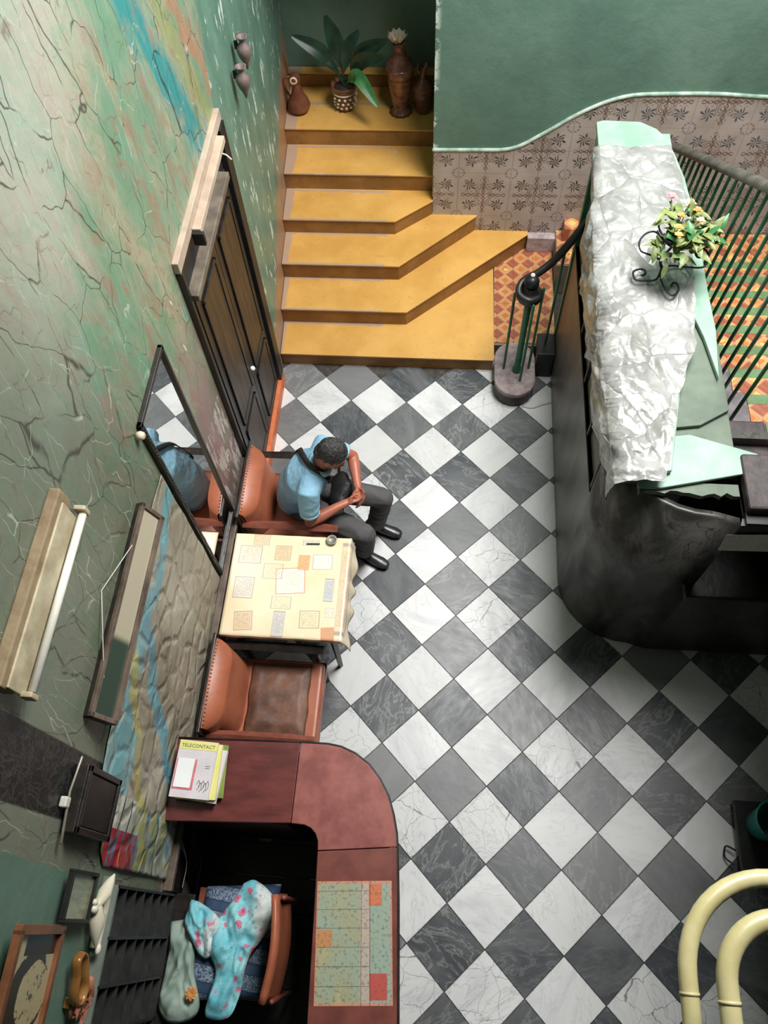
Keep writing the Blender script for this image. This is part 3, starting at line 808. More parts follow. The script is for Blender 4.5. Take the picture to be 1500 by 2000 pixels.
for (bx, by, bz, tz) in ((1.47, .02, .17, ZR - .01), (1.60, -.10, .17, ZR), (1.67, .03, .17, ZR + .04), (1.79, .18, .30, ZR + .26)):
    MB().loft([(bx, by, bz), (bx, by, tz)], .0105, (1, 0, 0), 8).build('baluster', M_DGREEN, nr)

# green balusters and grey handrail of the upper flight
rr = thing('stair_balustrade', (2.6, .2, .8), 'grey wooden handrail on green iron balusters along the tiled stairs', 'railing')
ra = W(1330, 292, 0, 2.60); rb = W(1500, 364, 0, 2.60); rd = (rb - ra).normalized()
rpts = [ra + Vector((-.02, .06, -.03)), ra, ra + rd * .5, ra + rd * 1.0, ra + rd * 1.5, ra + rd * 2.6]
MB().loft(rpts, (.030, .042), (0, 0, 1), 10).build('handrail', M_GRAIL, rr)
y = ra.y - .03; k = 0
while y > -1.55:
    zt = ra.z + (ra.y - y) * (rd.z / -rd.y) - .02
    zs = ZS[0]
    for a, b in zip(YS[1:], ZS[1:]):
        if y < a + .02: zs = b + .012
    lean = .05
    MB().loft([(2.60 - lean, y + .02, zs), (2.60, y, zt)], .0105, (1, 0, 0), 8).build('baluster', M_DGREEN, rr)
    y -= .112; k += 1

# ------------------------------------------------------------------ the booth under the stairs
bo = thing('reception_booth', (2.6, -1.0, 0), 'dark grey marbled booth with a curved corner and a mint board roof', 'booth')
corner = [(1.875, -1.70)] + [(1.875 + .45 - .45 * math.cos(a), -1.75 - .45 * math.sin(a)) for a in [math.pi / 2 * i / 8 for i in range(9)]] + [(RX - .005, -2.235)]
outer = [(1.875, .285)] + corner
def ribbon(path, z0, z1, th=.04):
    m = MB(); n = len(path); P = [Vector((p[0], p[1])) for p in path]; inn = []
    for i, p in enumerate(P):
        t = (P[min(i + 1, n - 1)] - P[max(i - 1, 0)]).normalized(); inn.append(p + Vector((-t.y, t.x)) * th)
    vs = [(p.x, p.y, z0) for p in P] + [(p.x, p.y, z1) for p in P] + [(p.x, p.y, z0) for p in inn] + [(p.x, p.y, z1) for p in inn]
    fs = []
    for i in range(n - 1):
        fs += [(i, n + i, n + i + 1, i + 1), (2 * n + i, 2 * n + i + 1, 3 * n + i + 1, 3 * n + i), (n + i, 3 * n + i, 3 * n + i + 1, n + i + 1), (i, i + 1, 2 * n + i + 1, 2 * n + i)]
    fs += [(0, 2 * n, 3 * n, n), (n - 1, 2 * n - 1, 4 * n - 1, 3 * n - 1)]
    m.add(vs, fs, False); return m
side = [(1.875, .285), (1.875, -1.72)]
MB.build(ribbon(side, 0, 1.25), 'side_base', M_BOOTH, bo)
crn = ribbon([(1.875, -1.72)] + corner[1:-1] + [(2.45, -2.235)], 0, 1.86); crn.sm = [True] * len(crn.sm); crn.build('curved_corner', M_CORNER, bo)
MB.build(ribbon([(2.45, -2.235), (RX - .005, -2.235)], 0, 1.06), 'front_base', M_FRONT, bo)
MB.build(ribbon([(2.45, -2.235), (RX - .005, -2.235)], 1.60, 1.86), 'front_lintel', M_FRONT, bo)
for k in range(5):
    y1 = .275 - k * .40; y0 = y1 - .39
    MB().box((1.895, y0, 1.25), (1.915, y1, 1.93)).build('side_panel', M_PANEL, bo)
for y_ in (-.13, -.53, -.93, -1.33, -1.70):
    MB().box((1.872, y_ - .012, 1.26), (1.894, y_ + .012, 1.93), .002).build('batten', M_BLACK, bo)
MB().box((1.868, -1.72, 1.235), (1.90, .285, 1.25)).build('side_rail', M_BLACK, bo)
MB().box((1.862, .255, .30), (1.90, .30, 1.93), .003).build('corner_post', M_DGREEN, bo)
bevel(MB().box((2.40, -2.30, 1.06), (RX - .005, -1.80, 1.10)).build('counter_ledge', M_WOODK, bo), .01)
MB().box((2.40, -1.72, .1), (RX - .005, -1.68, 1.85)).build('inner_wall', M_FRONT, bo)
MB().box((1.915, .262, 0), (2.38, .285, 1.93)).build('end_wall', M_BOOTH, bo)
# roof boards
bevel(MB().prism([(1.90, -2.03), (2.46, -1.96), (2.46, -1.35), (1.90, -1.35)], 1.86, 1.90).build('roof_board', M_GREYGREEN, bo), .006)
r2 = MB().prism([(Wz(1290, 945, 1.92).x, -2.08), (2.58, -1.955), (2.56, -1.86), (2.24, -1.76), (1.98, -1.80), (1.96, -2.08)], 1.905, 1.925).build('roof_board', M_MINT, bo)
bevel(r2, .004)
r3 = MB().prism([(2.02, -1.745), (2.30, -1.70), (2.455, -1.60), (2.45, -1.15), (2.38, -.90), (2.02, -.90)], 1.902, 1.925).build('roof_board', M_GREYGREEN, bo); bevel(r3, .004)
long = [(1.895, .62), (1.94, .638), (2.174, .627), (2.27, .56), (2.322, .48), (2.36, .33), (2.40, .10), (2.43, -.35), (2.43, -.8), (2.44, -1.10), (2.415, -1.43), (2.37, -1.15), (2.33, -1.0), (2.30, -1.02), (2.12, -2.0), (1.895, -2.05)]
bevel(MB().prism(long, 1.93, 1.96).build('roof_beam', M_MINT, bo), .006)
MB().box((1.90, .285, 1.86), (2.36, .55, 1.93)).build('beam_end', M_MINT, bo)
MB().box((2.47, -2.235, 1.862), (RX - .005, -1.93, 1.885)).build('roof_board', M_BLACK, bo)  # added board, stops light leaking into the booth from above
# crumbling lip under the near roof edge
lip = MB(); top_ = []
random.seed(21)
lp_ = [(1.97 + .03 * i, -2.085 + random.uniform(-.018, .012)) for i in range(17)] + [(2.45, -2.03), (1.97, -2.03)]
lip.prism(lp_, 1.868, 1.90)
lip.build('torn_edge', M_GREYGREEN, bo)

# paper on the booth ledge
pc = [W(1402, 1075, 1, -2.246), W(1420, 1045, 1, -2.246), W(1512, 1045, 1, -2.246), W(1512, 1078, 1, -2.246)]
pm_ = MB(); pm_.add([(p.x, p.y, p.z) for p in pc] + [(p.x, p.y + .002, p.z) for p in pc], [(0, 1, 2, 3), (7, 6, 5, 4), (0, 4, 5, 1), (1, 5, 6, 2), (2, 6, 7, 3), (3, 7, 4, 0)])
o = pm_.build('paper_notice', M_PAGES, loc=(pc[0].x, -2.246, pc[0].z)); tag(o, 'pale ruled sheet of paper fixed to the dark front of the booth', 'paper')

# plastic sheet over the beam
def plastic():
    rx = [(.34, 2.325), (-.12, 2.385), (-.74, 2.35), (-1.25, 2.30), (-1.58, 2.18), (-2.10, 2.065)]
    lo = [(.34, 1.93), (-.12, 1.84), (-.45, 1.52), (-.70, 1.66), (-.97, 1.60), (-1.20, 1.70), (-1.44, 1.64), (-1.87, 1.76), (-2.10, 1.80)]
    def ip(t, y):
        for (a, b), (c, d) in zip(t, t[1:]):
            if a >= y >= c: return b + (d - b) * (a - y) / (a - c)
        return t[-1][1]
    g = []; NY = 190; NX = 84
    for i in range(NY + 1):
        y = .34 - 2.44 * i / NY; row = []
        xr = ip(rx, y) + .012 * mnoise.noise((0, y * 9, 3)); zl = ip(lo, y) + .03 * mnoise.noise((2, y * 8, 3))
        wl_ = (1.975 - zl); wt = xr - 1.885; L = wl_ + wt
        for j in range(NX + 1):
            s_ = L * j / NX
            if s_ < wl_:
                f = s_ / wl_; p = Vector((1.868 - .035 * math.sin(f * 2.6) * min(1, wl_ * 3), y, zl + s_)); nn = Vector((-1, 0, .25)); am = .045 * min(1, wl_ * 4) * (1 - .35 * f)
            else:
                p = Vector((1.885 + (s_ - wl_), y, 1.975)); nn = Vector((0, 0, 1)); am = .020 + .016 * max(0, min(1, (-y - .3)))
            # creases: ridged fields running along and across
            q = Vector((p.x * 3.2 + p.z * 2.5, y * 2.2, p.z * 2.0))
            wv = mnoise.noise(q * 1.2) * .9
            r1_ = 1 - abs(mnoise.noise(Vector((q.x * 1.3 + wv, q.y * 1.5 + wv, 1.3)))) * 2.4
            r2_ = 1 - abs(mnoise.noise(Vector((q.x * 2.9 - wv * 2, q.y * 2.6 + wv, 5.3)))) * 2.2
            r3_ = 1 - abs(mnoise.noise(Vector((q.x * 6.5 + wv, q.y * 6.8, 8.3)))) * 2.0
            d = am * (r1_ * .75 + r2_ * .42 + r3_ * .16)
            p = p + nn * (d * .9 + am * .55)
            if s_ >= wl_: p.z = max(p.z, 1.966)
            else: p.x = min(p.x, 1.862)
            row.append(p)
        g.append(row)
    o = MB().sheet(g).build('plastic_sheet', M_PLASTIC, loc=(2.1, -.9, 1.97))
    tag(o, 'crumpled silvery plastic sheet draped along the top of the booth', 'plastic sheet')
plastic()

# iron flower stand on the plastic
fs_ = thing('iron_flower_stand', (2.18, -.72, 1.99), 'black wrought-iron scroll stand holding flowers on the plastic sheet', 'flower stand')
def ipath(pts, r=.006):
    P = bez([Wz(u, v, z) for u, v, z in pts], 7)
    return MB().loft(P, r, (0, .3, 1), 8)
for pts in ([(1293, 520, 2.06), (1282, 545, 2.045), (1258, 548, 2.04), (1240, 545, 2.04), (1237, 531, 2.04), (1247, 526, 2.045), (1258, 527, 2.045), (1260, 535, 2.045), (1253, 538, 2.045)],
            [(1292, 518, 2.07), (1291, 545, 2.05), (1300, 566, 2.045), (1314, 577, 2.04), (1325, 567, 2.04), (1322, 554, 2.045), (1314, 553, 2.045), (1311, 560, 2.045)]):
    ipath(pts).build('foot', M_IRON, fs_)
ipath([(1293, 530, 2.03), (1290, 505, 2.12), (1305, 490, 2.18), (1312, 478, 2.24), (1296, 468, 2.28), (1285, 452, 2.3)], .0075).build('stem', M_IRON, fs_)
for pts in ([(1291, 508, 2.11), (1270, 498, 2.15), (1252, 490, 2.17), (1249, 472, 2.18), (1262, 456, 2.19), (1280, 453, 2.2), (1295, 468, 2.22), (1312, 480, 2.24)],
            [(1296, 525, 2.06), (1310, 519, 2.10), (1345, 522, 2.14), (1372, 522, 2.16), (1382, 510, 2.17), (1381, 492, 2.18), (1368, 484, 2.18), (1358, 492, 2.18), (1362, 502, 2.18), (1370, 503, 2.18)],
            [(1312, 478, 2.24), (1292, 455, 2.26), (1287, 440, 2.26), (1300, 430, 2.26)]):
    ipath(pts, .0055).build('scroll', M_IRON, fs_)
cup = Wz(1315, 470, 2.25)
MB().lathe([(.018, -.03), (.04, -.01), (.045, .02), (.04, .02), (.015, 0)], cup, 14).build('cup', M_IRON, fs_)
bq = thing('flower_bouquet', cup, 'dried-looking bouquet of olive leaves with orange and pink blooms in the iron stand', 'bouquet')
def leaf(c, d, up, L, w_, curl=.3, n=6):
    c = Vector(c); d = Vector(d).normalized(); up = Vector(up); up = (up - d * up.dot(d)).normalized(); sd = d.cross(up); g = []
    for i in range(n + 1):
        t = i / n; ww = w_ * math.sin(math.pi * min(1, t * .93 + .05)) ** .8 * (1 - .25 * t); p = c + d * (L * t) - up * (curl * L * t * t)
        g.append([p + sd * (ww * k) + up * (abs(k) * ww * .35) for k in (-1, -.5, 0, .5, 1)])
    return g
random.seed(3)
ctr = [Wz(u, v, z) for u, v, z in ((1330, 440, 2.30), (1360, 460, 2.28), (1385, 470, 2.25), (1345, 425, 2.30), (1320, 410, 2.30), (1375, 440, 2.27), (1390, 450, 2.25), (1335, 470, 2.28), (1320, 500, 2.22), (1285, 482, 2.22), (1350, 480, 2.26), (1310, 430, 2.30))]
for i in range(150):
    c = random.choice(ctr) + Vector((random.uniform(-.04, .04), random.uniform(-.04, .04), random.uniform(-.03, .03)))
    d = Vector((random.uniform(-1, 1), random.uniform(-1, 1), random.uniform(-.2, .9)))
    o = MB().sheet(leaf(c, d, (0, 0, 1), random.uniform(.055, .10), random.uniform(.015, .027), random.uniform(.1, .7))).build('leaf', random.choice([M_LEAFO] * 7 + [M_LEAFL]), bq)
for (u, v, z, m, s_) in ((1311, 385, 2.34, M_PETALP, .034), (1347, 398, 2.36, M_PETALS, .036), (1362, 412, 2.36, M_PETALO, .03), (1324, 445, 2.37, M_PETALO, .028), (1325, 460, 2.36, M_PETALO, .026), (1368, 432, 2.36, M_PETALS, .028), (1330, 422, 2.36, M_PETALO, .022)):
    c = Wz(u, v, z); b = MB()
    for k in range(9):
        a = k * 2.4; b.sheet(leaf(c, (math.cos(a), math.sin(a), .35 + .12 * k), (0, 0, 1), s_ * (1 - k * .03), s_ * .45, .35, 4))
    b.build('bloom', m, bq)
    MB().loft([c, c + (cup - c) * .6, cup], .0025, (1, 0, 0), 5).build('flower_stem', M_LEAFO, bq)

# cream tube railing near the camera
tr = thing('cream_tube_railing', (2.2, -4.6, 2.9), 'bent cream enamelled tube railing at the lower right corner of the view', 'railing')
for z, R_, x_, ye in ((2.87, .25, 1.700, -3.877), (3.17, .145, 1.700, -3.990)):
    cx_, cy_ = x_ + R_, ye - R_
    P = [Vector((x_ - .01, FY + .02, z)), Vector((x_ - .005, -5.2, z)), Vector((x_, -4.5, z))] + [Vector((cx_ - R_ * math.cos(a), cy_ + R_ * math.sin(a), z)) for a in [math.pi / 2 * i / 12 for i in range(13)]] + [Vector((2.6, ye, z)), Vector((RX - .005, ye, z))]
    T_ = MB().loft(P, .0245, (0, 0, 1), 18).build('tube', M_CREAM, tr)
    for yj in (-4.17,): MB().loft([(x_, yj - .004, z), (x_, yj + .004, z)], .0262, (0, 0, 1), 18, round_=False).build('weld_ring', M_CREAM, T_)
for x_ in (2.75, 3.5): MB().loft([(x_, -3.877, 2.762), (x_, -3.99, 3.17)], .016, (1, 0, 0), 10).build('post', M_CREAM, tr)
# teal bin on its dark stand, small mop wringer handle
tb = thing('teal_bucket', (3.02, -3.36, .12), 'teal plastic bucket on a black stand at the right edge of the floor', 'bucket')
MB().lathe([(.085, .0), (.11, .24), (.118, .25), (.112, .255), (.1, .24), (.078, .02)], (3.02, -3.36, .12), 20).build('body', M_TEAL, tb)
MB().loft(bez([(2.91, -3.36, .36), (2.95, -3.47, .40), (3.05, -3.5, .41), (3.13, -3.38, .36)], 6), .004, (0, 0, 1), 6).build('handle', M_IRON, tb)
sd_ = thing('black_stand', (3.02, -3.42, 0), 'low black stand under the teal bucket', 'stand')
bevel(MB().box((2.88, -3.62, .09), (3.18, -3.22, .12)).build('top', M_BLACK, sd_), .006)
for a, b in ((2.90, -3.60), (3.15, -3.60), (2.90, -3.25), (3.15, -3.25)): MB().box((a, b, .002), (a + .02, b + .02, .09)).build('leg', M_BLACK, sd_)
MB().loft(bez([(2.88, -3.5, .05), (2.83, -3.48, .04), (2.82, -3.54, .03), (2.86, -3.58, .05)], 6), .006, (0, 0, 1), 6).build('hook', M_BLACK, sd_)
cb = MB().loft(bez([(1.64, -.235, .006), (1.72, -.245, .006), (1.80, -.21, .006), (1.872, -.185, .006)], 6), .006, (0, 0, 1), 6).build('floor_cable', M_WIRE, loc=(1.64, -.235, 0))
tag(cb, 'short white cable on the floor between plinth and booth', 'cable')
# ------------------------------------------------------------------ left wall: door, mirror, rail, skirting
XW = -.387
d = thing('door_1', (XW, -.65, 0), 'tall dark panelled wooden double door in a black frame on the left wall', 'door'); d['kind'] = 'structure'; del d['category']
MB().box((XW, -1.21, .14), (XW + .006, -.12, 2.18), .0).build('door_backing', M_WOODK, d)
for k, (y0, y1) in enumerate(((-1.16, -.662), (-.656, -.16))):
    L = MB().box((XW + .006, y0, .14), (XW + .018, y1, 2.18), .003).build('door_leaf', M_WOODK, d)
    for z0, z1 in ((.26, .74), (.86, 2.02)):
        MB().box((XW + .018, y0 + .09, z0), (XW + .024, y1 - .09, z1), .004).build('door_panel', M_WOODB, L)
        f = MB()
        for a0, a1, b0, b1 in ((y0 + .07, y0 + .09, z0 - .02, z1 + .02), (y1 - .09, y1 - .07, z0 - .02, z1 + .02), (y0 + .07, y1 - .07, z0 - .02, z0), (y0 + .07, y1 - .07, z1, z1 + .02)):
            f.box((XW + .018, a0, b0), (XW + .031, a1, b1), .003)
        f.build('panel_moulding', M_WOODK, L)
MB().box((XW, -.145, .13), (XW + .045, -.045, 2.42), .004).build('door_jamb', M_BLACK, d)
MB().box((XW, -1.245, 0), (XW + .035, -1.215, 2.41), .004).build('door_jamb', M_WOODK, d)
MB().box((XW, -1.215, 2.18), (XW + .008, -.145, 2.40)).build('fanlight_panel', M_BLACK, d)
MB().box((XW, -1.215, 2.19), (XW + .070, -.25, 2.235), .006).build('transom', M_WOODG, d)
MB().box((XW, -1.25, 2.42), (XW + .034, -.042, 2.49), .004).build('lintel', M_PINKW, d)
dc = MB().box((XW + .034, -.95, 2.40), (XW + .082, -.21, 2.44), .004).build('pelmet_board', M_PINKW, d)
MB().box((XW + .034, -.975, 2.35), (XW + .098, -.95, 2.43), .004).build('bracket', M_BLACK, d)
MB().loft([(XW + .05, -.30, 2.40), (XW + .10, -.31, 2.39), (XW + .125, -.32, 2.37)], .005, (0, 0, 1), 6).build('wire', M_WIRE, d)
k_ = MB().ell((XW + .045, -.70, .98), (.018, .018, .018)).build('door_knob', M_PAPER, d); k_['label'] = 'white porcelain knob'
MB().box((XW, -1.20, 0), (XW + .045, -.05, .128), .003).build('baseboard_left', M_ORANGE, kind='structure')
lr = MB().box((XW, -3.98, .66), (XW + .05, -1.25, .70), .006).build('trim_3', M_LEDGE, kind='structure')
MB().box((XW, -3.98, .40), (XW + .028, -1.25, .655), .004).build('trim_4', M_WOODK, kind='structure')

mi = thing('wall_mirror', (XW, -1.9, .73), 'large black-framed wall mirror reflecting the seated man', 'mirror')
my0, my1, mz0, mz1 = -2.165, -1.69, .735, 2.41
MB().box((XW + .001, my0 + .02, mz0 + .02), (XW + .012, my1 - .02, mz1 - .02)).build('glass', M_MIRROR, mi)
for lo, hi in (((my0, mz0), (my0 + .030, mz1)), ((my1 - .022, mz0), (my1, mz1)), ((my0, mz1 - .022), (my1, mz1)), ((my0, mz0), (my1, mz0 + .022))):
    fr = MB().box((XW + .001, lo[0], lo[1]), (XW + .026, hi[0], hi[1]), .004).build('frame_rail', M_WOODK, mi)
# carved beading along the near stile
bd = MB()
for i in range(72): bd.ell((XW + .027, my0 + .015 + .004 * math.sin(i), mz0 + .03 + i * .0225), (.005, .010, .009), n=6, m=4)
bd.build('carved_beading', M_WOODK, mi, kind='stuff')
MB().lathe([(.02, 0), (.022, .02), (.015, .035)], (XW + .005, my0 - .03, mz1 - .03), 14, axis=(1, 0, .2)).build('rosette', M_BEADS, mi)

# painted paper on the wall, wrinkled
def poster():
    top = [(-2.10, 2.02), (-2.4, 2.035), (-3.0, 2.0), (-3.58, 1.90), (-3.60, 1.78), (-3.87, 1.73), (-3.925, 1.66)]
    def zt(y):
        for (a, b), (c, d_) in zip(top, top[1:]):
            if a >= y >= c: return b + (d_ - b) * (a - y) / max(a - c, 1e-6)
        return top[-1][1]
    NY, NZ = 120, 70; g = []
    for i in range(NY + 1):
        y = -2.185 - (3.925 - 2.185) * i / NY; t_ = zt(y); b_ = .712 + .012 * mnoise.noise((y * 7, 0, 0)); row = []
        for j in range(NZ + 1):
            z = b_ + (t_ - b_) * j / NZ
            q = Vector((y * 3 + z * 1.2, z * 2.2, .5))
            r_ = (1 - abs(mnoise.noise(q)) * 2.2) * .010 + (1 - abs(mnoise.noise(q * 2.3))) * .006 + abs(mnoise.noise(q * .6)) * .014
            row.append((XW + .004 + max(0, r_), y, z))
        g.append(row)
    o = solidify(MB().sheet(g).build('painted_paper', M_POSTER, loc=(0, 0, 0)), .0015)
    tag(o, 'large wrinkled blue, beige and yellow painted paper hanging on the left wall', 'painting')
poster()

# long shallow glass fronted wall case
ca = thing('long_wall_case', (XW, -2.95, 2.0), 'long narrow dark-framed case hung level above the painted paper', 'wall case')
n_ = Vector((.93, 0, .36)).normalized(); up_ = Vector((-.36, 0, .93)).normalized()
ctr_ = Vector((XW + .036, -2.93, 2.135))
MB().obox(ctr_, n_, (0, 1, 0), up_, (.018, .485, .078), .003).build('case_back', M_WOODK, ca)
MB().obox(ctr_ + n_ * .0205, n_, (0, 1, 0), up_, (.002, .465, .055)).build('glass_face', M_CASEG, ca, loc=tuple(ctr_))
for dy, hy, du, hu in ((.475, .010, 0, .080), (-.475, .010, 0, .080), (0, .485, .070, .010), (0, .485, -.066, .014)):
    MB().obox(ctr_ + n_ * .024 + Vector((0, dy, 0)) + up_ * du, n_, (0, 1, 0), up_, (.010, hy, hu), .002).build('frame_rail', M_LEDGE, ca)
MB().loft([(XW + .04, -2.62, 2.20), (XW + .006, -2.93, 2.34), (XW + .04, -3.25, 2.19)], .0025, (1, 0, 0), 5).build('hanging_wire', M_WIRE, ca)

# fluorescent batten lamp
la = thing('fluorescent_lamp', (XW, -3.1, 2.9), 'dusty fluorescent batten lamp with one bare white tube on the left wall', 'lamp')
MB().box((XW + .001, -3.50, 2.85), (XW + .045, -2.79, 2.95), .006).build('housing', M_FIXD, la)
MB().box((XW + .045, -3.495, 2.80), (XW + .055, -2.83, 2.92), .004).build('reflector', M_FIXT, la)
for y_ in (-3.49, -2.80): MB().box((XW + .045, y_ - .010, 2.775), (XW + .090, y_ + .010, 2.83), .005).build('lamp_holder', M_FIXT, la)
MB().loft([(XW + .074, -3.475, 2.80), (XW + .074, -2.815, 2.80)], .0145, (0, 0, 1), 16, round_=False).build('tube', M_TUBEW, la)

# small dark box cabinet
sb = thing('meter_box', (XW, -3.72, 1.9), 'small dark wooden box with a recessed panel beside the black painted strip', 'box')
bevel(MB().box((XW + .001, -3.84, 1.80), (XW + .055, -3.59, 2.16)).build('body', M_WOODK, sb), .004)
MB().box((XW + .055, -3.81, 1.84), (XW + .060, -3.62, 2.12), .003).build('panel', M_BLACK, sb)
for a in ((-3.84, 1.80, -3.59, 1.825), (-3.84, 2.135, -3.59, 2.16), (-3.84, 1.80, -3.815, 2.16), (-3.615, 1.80, -3.59, 2.16)):
    MB().box((XW + .055, a[0], a[1]), (XW + .066, a[2], a[3]), .003).build('frame_rail', M_WOODK, sb)
MB().loft([(XW + .03, -3.57, 2.19), (XW + .02, -3.70, 2.20), (XW + .03, -3.88, 2.19)], .006, (0, 0, 1), 6).build('pipe', M_STEEL, sb)
MB().box((XW + .001, -3.76, 2.19), (XW + .03, -3.72, 2.23), .006).build('clamp', M_PAGES, sb)

# small framed picture, portrait picture
def framed(name, c, hy, hz, tilt, fmat, pmat, fw, label, depth=.012, mount=None):
    up = Vector((math.sin(tilt), 0, math.cos(tilt))); n = Vector((math.cos(tilt), 0, -math.sin(tilt))); c = Vector(c)
    t = thing(name, c, label, 'picture')
    MB().obox(c, n, (0, 1, 0), up, (.004, hy, hz)).build('picture_print' if not mount else 'mount', mount or pmat, t)
    if mount: MB().obox(c + n * .005, n, (0, 1, 0), up, (.002, hy - .03, hz - .03)).build('picture_print', pmat, t)
    for dy, a, du, b in ((hy, fw, 0, hz + fw), (-hy, fw, 0, hz + fw), (0, hy, hz, fw), (0, hy, -hz, fw)):
        MB().obox(c + n * .006 + Vector((0, dy, 0)) + up * du, n, (0, 1, 0), up, (depth, a, b), .002).build('frame_rail', fmat, t)
    return t
framed('framed_picture', (XW + .035, -4.05, 1.92), .085, .135, .03, M_BLACK, M_PIC, .007, 'small black-framed faded green picture above the ivory bird figurines')
framed('portrait_picture', (XW + .04, -4.365, 2.21), .20, .215, .08, M_FRAMEW, M_PORT, .016, 'brown-framed portrait print of a dark-haired face at the lower left corner', .014)

# pigeonhole rack
rk = thing('pigeonhole_rack', (XW, -4.4, .65), 'charcoal pigeonhole rack with narrow compartments on the left wall', 'rack')
ry0, ry1, rz0, rz1, rx = -4.90, -3.99, .65, 1.57, XW + .065
MB().box((XW + .001, ry0, rz0), (XW + .008, ry1, rz1)).build('back_panel', M_RACK, rk)
MB().box((XW + .001, ry0, rz1 - .012), (rx, ry1, rz1 + .004)).build('top_board', M_GREY, rk)
MB().box((XW + .001, ry0, rz0 - .004), (rx, ry1, rz0 + .012)).build('bottom_board', M_RACK, rk)
for i in range(1, 7): z = rz0 + (rz1 - rz0) * i / 7; MB().box((XW + .008, ry0, z - .004), (rx - .002, ry1, z + .004)).build('shelf', M_RACK, rk)
for y_ in (ry1 - .006, ry1 - .205, ry1 - .385, ry1 - .565, ry1 - .745, ry0 + .006): MB().box((XW + .008, y_ - .006, rz0), (rx, y_ + .006, rz1)).build('divider', M_RACK, rk)
MB().box((XW + .001, -4.0, 1.57), (XW + .03, -3.96, 1.60)).build('corner_board', M_GREY, rk)

# figurines above the rack
def ellM(d, up=(0, 0, 1)):
    d = Vector(d).normalized(); u = Vector(up); u = (u - d * u.dot(d)).normalized(); return Matrix((d, u.cross(d), u)).transposed()
fb = thing('bird_figurine', (XW + .05, -4.07, 1.60), 'ivory ceramic figurine with two pointed wings above the rack', 'figurine')
xa = XW + .052
b = MB()
b.loft([(xa, -3.955, 1.62), (xa, -3.985, 1.65), (xa, -4.03, 1.69), (xa, -4.07, 1.735)], [.006, .020, .030, .018], (1, 0, 0), 14)
b.loft([(xa, -4.085, 1.73), (xa, -4.12, 1.715), (xa, -4.17, 1.695), (xa, -4.225, 1.66)], [.020, .034, .026, .006], (1, 0, 0), 14)
b.ell((xa, -4.09, 1.765), (.018, .018, .022)); b.ell((xa, -4.065, 1.775), (.014, .014, .016))
b.loft([(xa - .02, -4.05, 1.60), (xa - .02, -4.14, 1.62), (xa - .02, -4.18, 1.60)], [.012, .024, .010], (1, 0, 0), 10)
b.ell((xa, -4.235, 1.625), (.012, .022, .014)); b.build('body', M_WHITEC, fb)
MB().box((XW + .001, -4.235, 1.575), (XW + .045, -4.02, 1.60), .006).build('base', M_WHITEC, fb)
rg = thing('ring_figurine', (XW + .05, -4.32, 1.66), 'amber glazed open loop ornament above the rack', 'figurine')
P = [(xa, -4.245, 1.80), (xa, -4.265, 1.755), (xa, -4.32, 1.72), (xa, -4.37, 1.69), (xa, -4.415, 1.70), (xa, -4.42, 1.745), (xa, -4.385, 1.785), (xa, -4.33, 1.80), (xa, -4.275, 1.83), (xa, -4.245, 1.80)]
MB().loft(bez(P, 6), (.020, .010), (1, 0, 0), 10, cap=False).build('loop', M_GOLDY, rg)
MB().box((XW + .001, -4.44, 1.70), (XW + .03, -4.40, 1.74), .005).build('foot', M_GOLDY, rg)
ro = thing('rose_figurine', (XW + .05, -4.45, 1.64), 'dusty pink flower-shaped ornament under the amber loop', 'figurine')
b = MB(); random.seed(5)
for cx_, cy_, cz_ in ((0, -4.445, 1.655), (0, -4.435, 1.745), (.005, -4.475, 1.69), (0, -4.40, 1.63)):
    for k in range(7):
        a = k * 2.4; b.sheet(leaf((xa + cx_, cy_, cz_), (.5 + .05 * k, math.cos(a), math.sin(a)), (1, 0, 0), .040, .018, .3, 4))
b.ell((xa - .02, -4.44, 1.68), (.02, .045, .05)); b.loft([(xa, -4.40, 1.60), (xa, -4.37, 1.625), (xa, -4.345, 1.635)], .016, (1, 0, 0), 8)
b.build('petals', M_ROSE, ro)
gb = MB().box((XW + .001, -4.60, 1.60), (XW + .05, -4.495, 1.72), .004).build('green_tin', M_LEAFL); tag(gb, 'small green tin at the bottom edge under the pink flower ornament', 'tin')

# two wall vases
for (y_, z_, lab) in ((.655, 2.42, 'upper of two pointed clay wall vases on the green wall'), (.50, 2.33, 'lower of two pointed clay wall vases on the green wall')):
    t = thing('wall_vase', (-.33, y_, z_), lab, 'vase', 'clay wall vases')
    MB().lathe([(.004, -.15), (.016, -.11), (.036, -.07), (.046, -.03), (.040, .0), (.020, .02), (.018, .035), (.034, .055), (.037, .06), (.028, .058), (.014, .03)], (-.338, y_, z_), 18).build('body', M_POTG, t)
    MB().box((-.392, y_ - .008, z_ - .02), (-.37, y_ + .008, z_ + .03), .002).build('hook', M_IRON, t)

# ------------------------------------------------------------------ pots at the head of the stairs
ZT = .949
jg = thing('pottery_jug', (-.36, 2.13, ZT), 'brown pottery jug with a ringed spout at the left end of the top step', 'jug')
MB().lathe([(.05, 0), (.085, .025), (.098, .06), (.085, .105), (.055, .16), (.036, .22), (.030, .27), (.036, .30)], (-.36, 2.13, ZT), 22).build('body', M_CERAM3, jg)
MB().loft([(-.36, 2.13, ZT + .29), (-.36, 2.10, ZT + .32), (-.36, 2.06, ZT + .335)], [.045, .042, .030], (1, 0, 0), 14).build('spout', M_CERAM3, jg)
MB().lathe([(.030, 0), (.034, .012), (.020, .014), (.014, .004)], (-.36, 2.045, ZT + .335), 14, axis=(0, -1, 0)).build('spout_ring', M_BEADS, jg)
MB().loft(bez([(-.40, 2.15, ZT + .30), (-.46, 2.15, ZT + .28), (-.46, 2.15, ZT + .18), (-.42, 2.14, ZT + .12)], 5), .011, (0, 1, 0), 8).build('handle', M_CERAM3, jg)

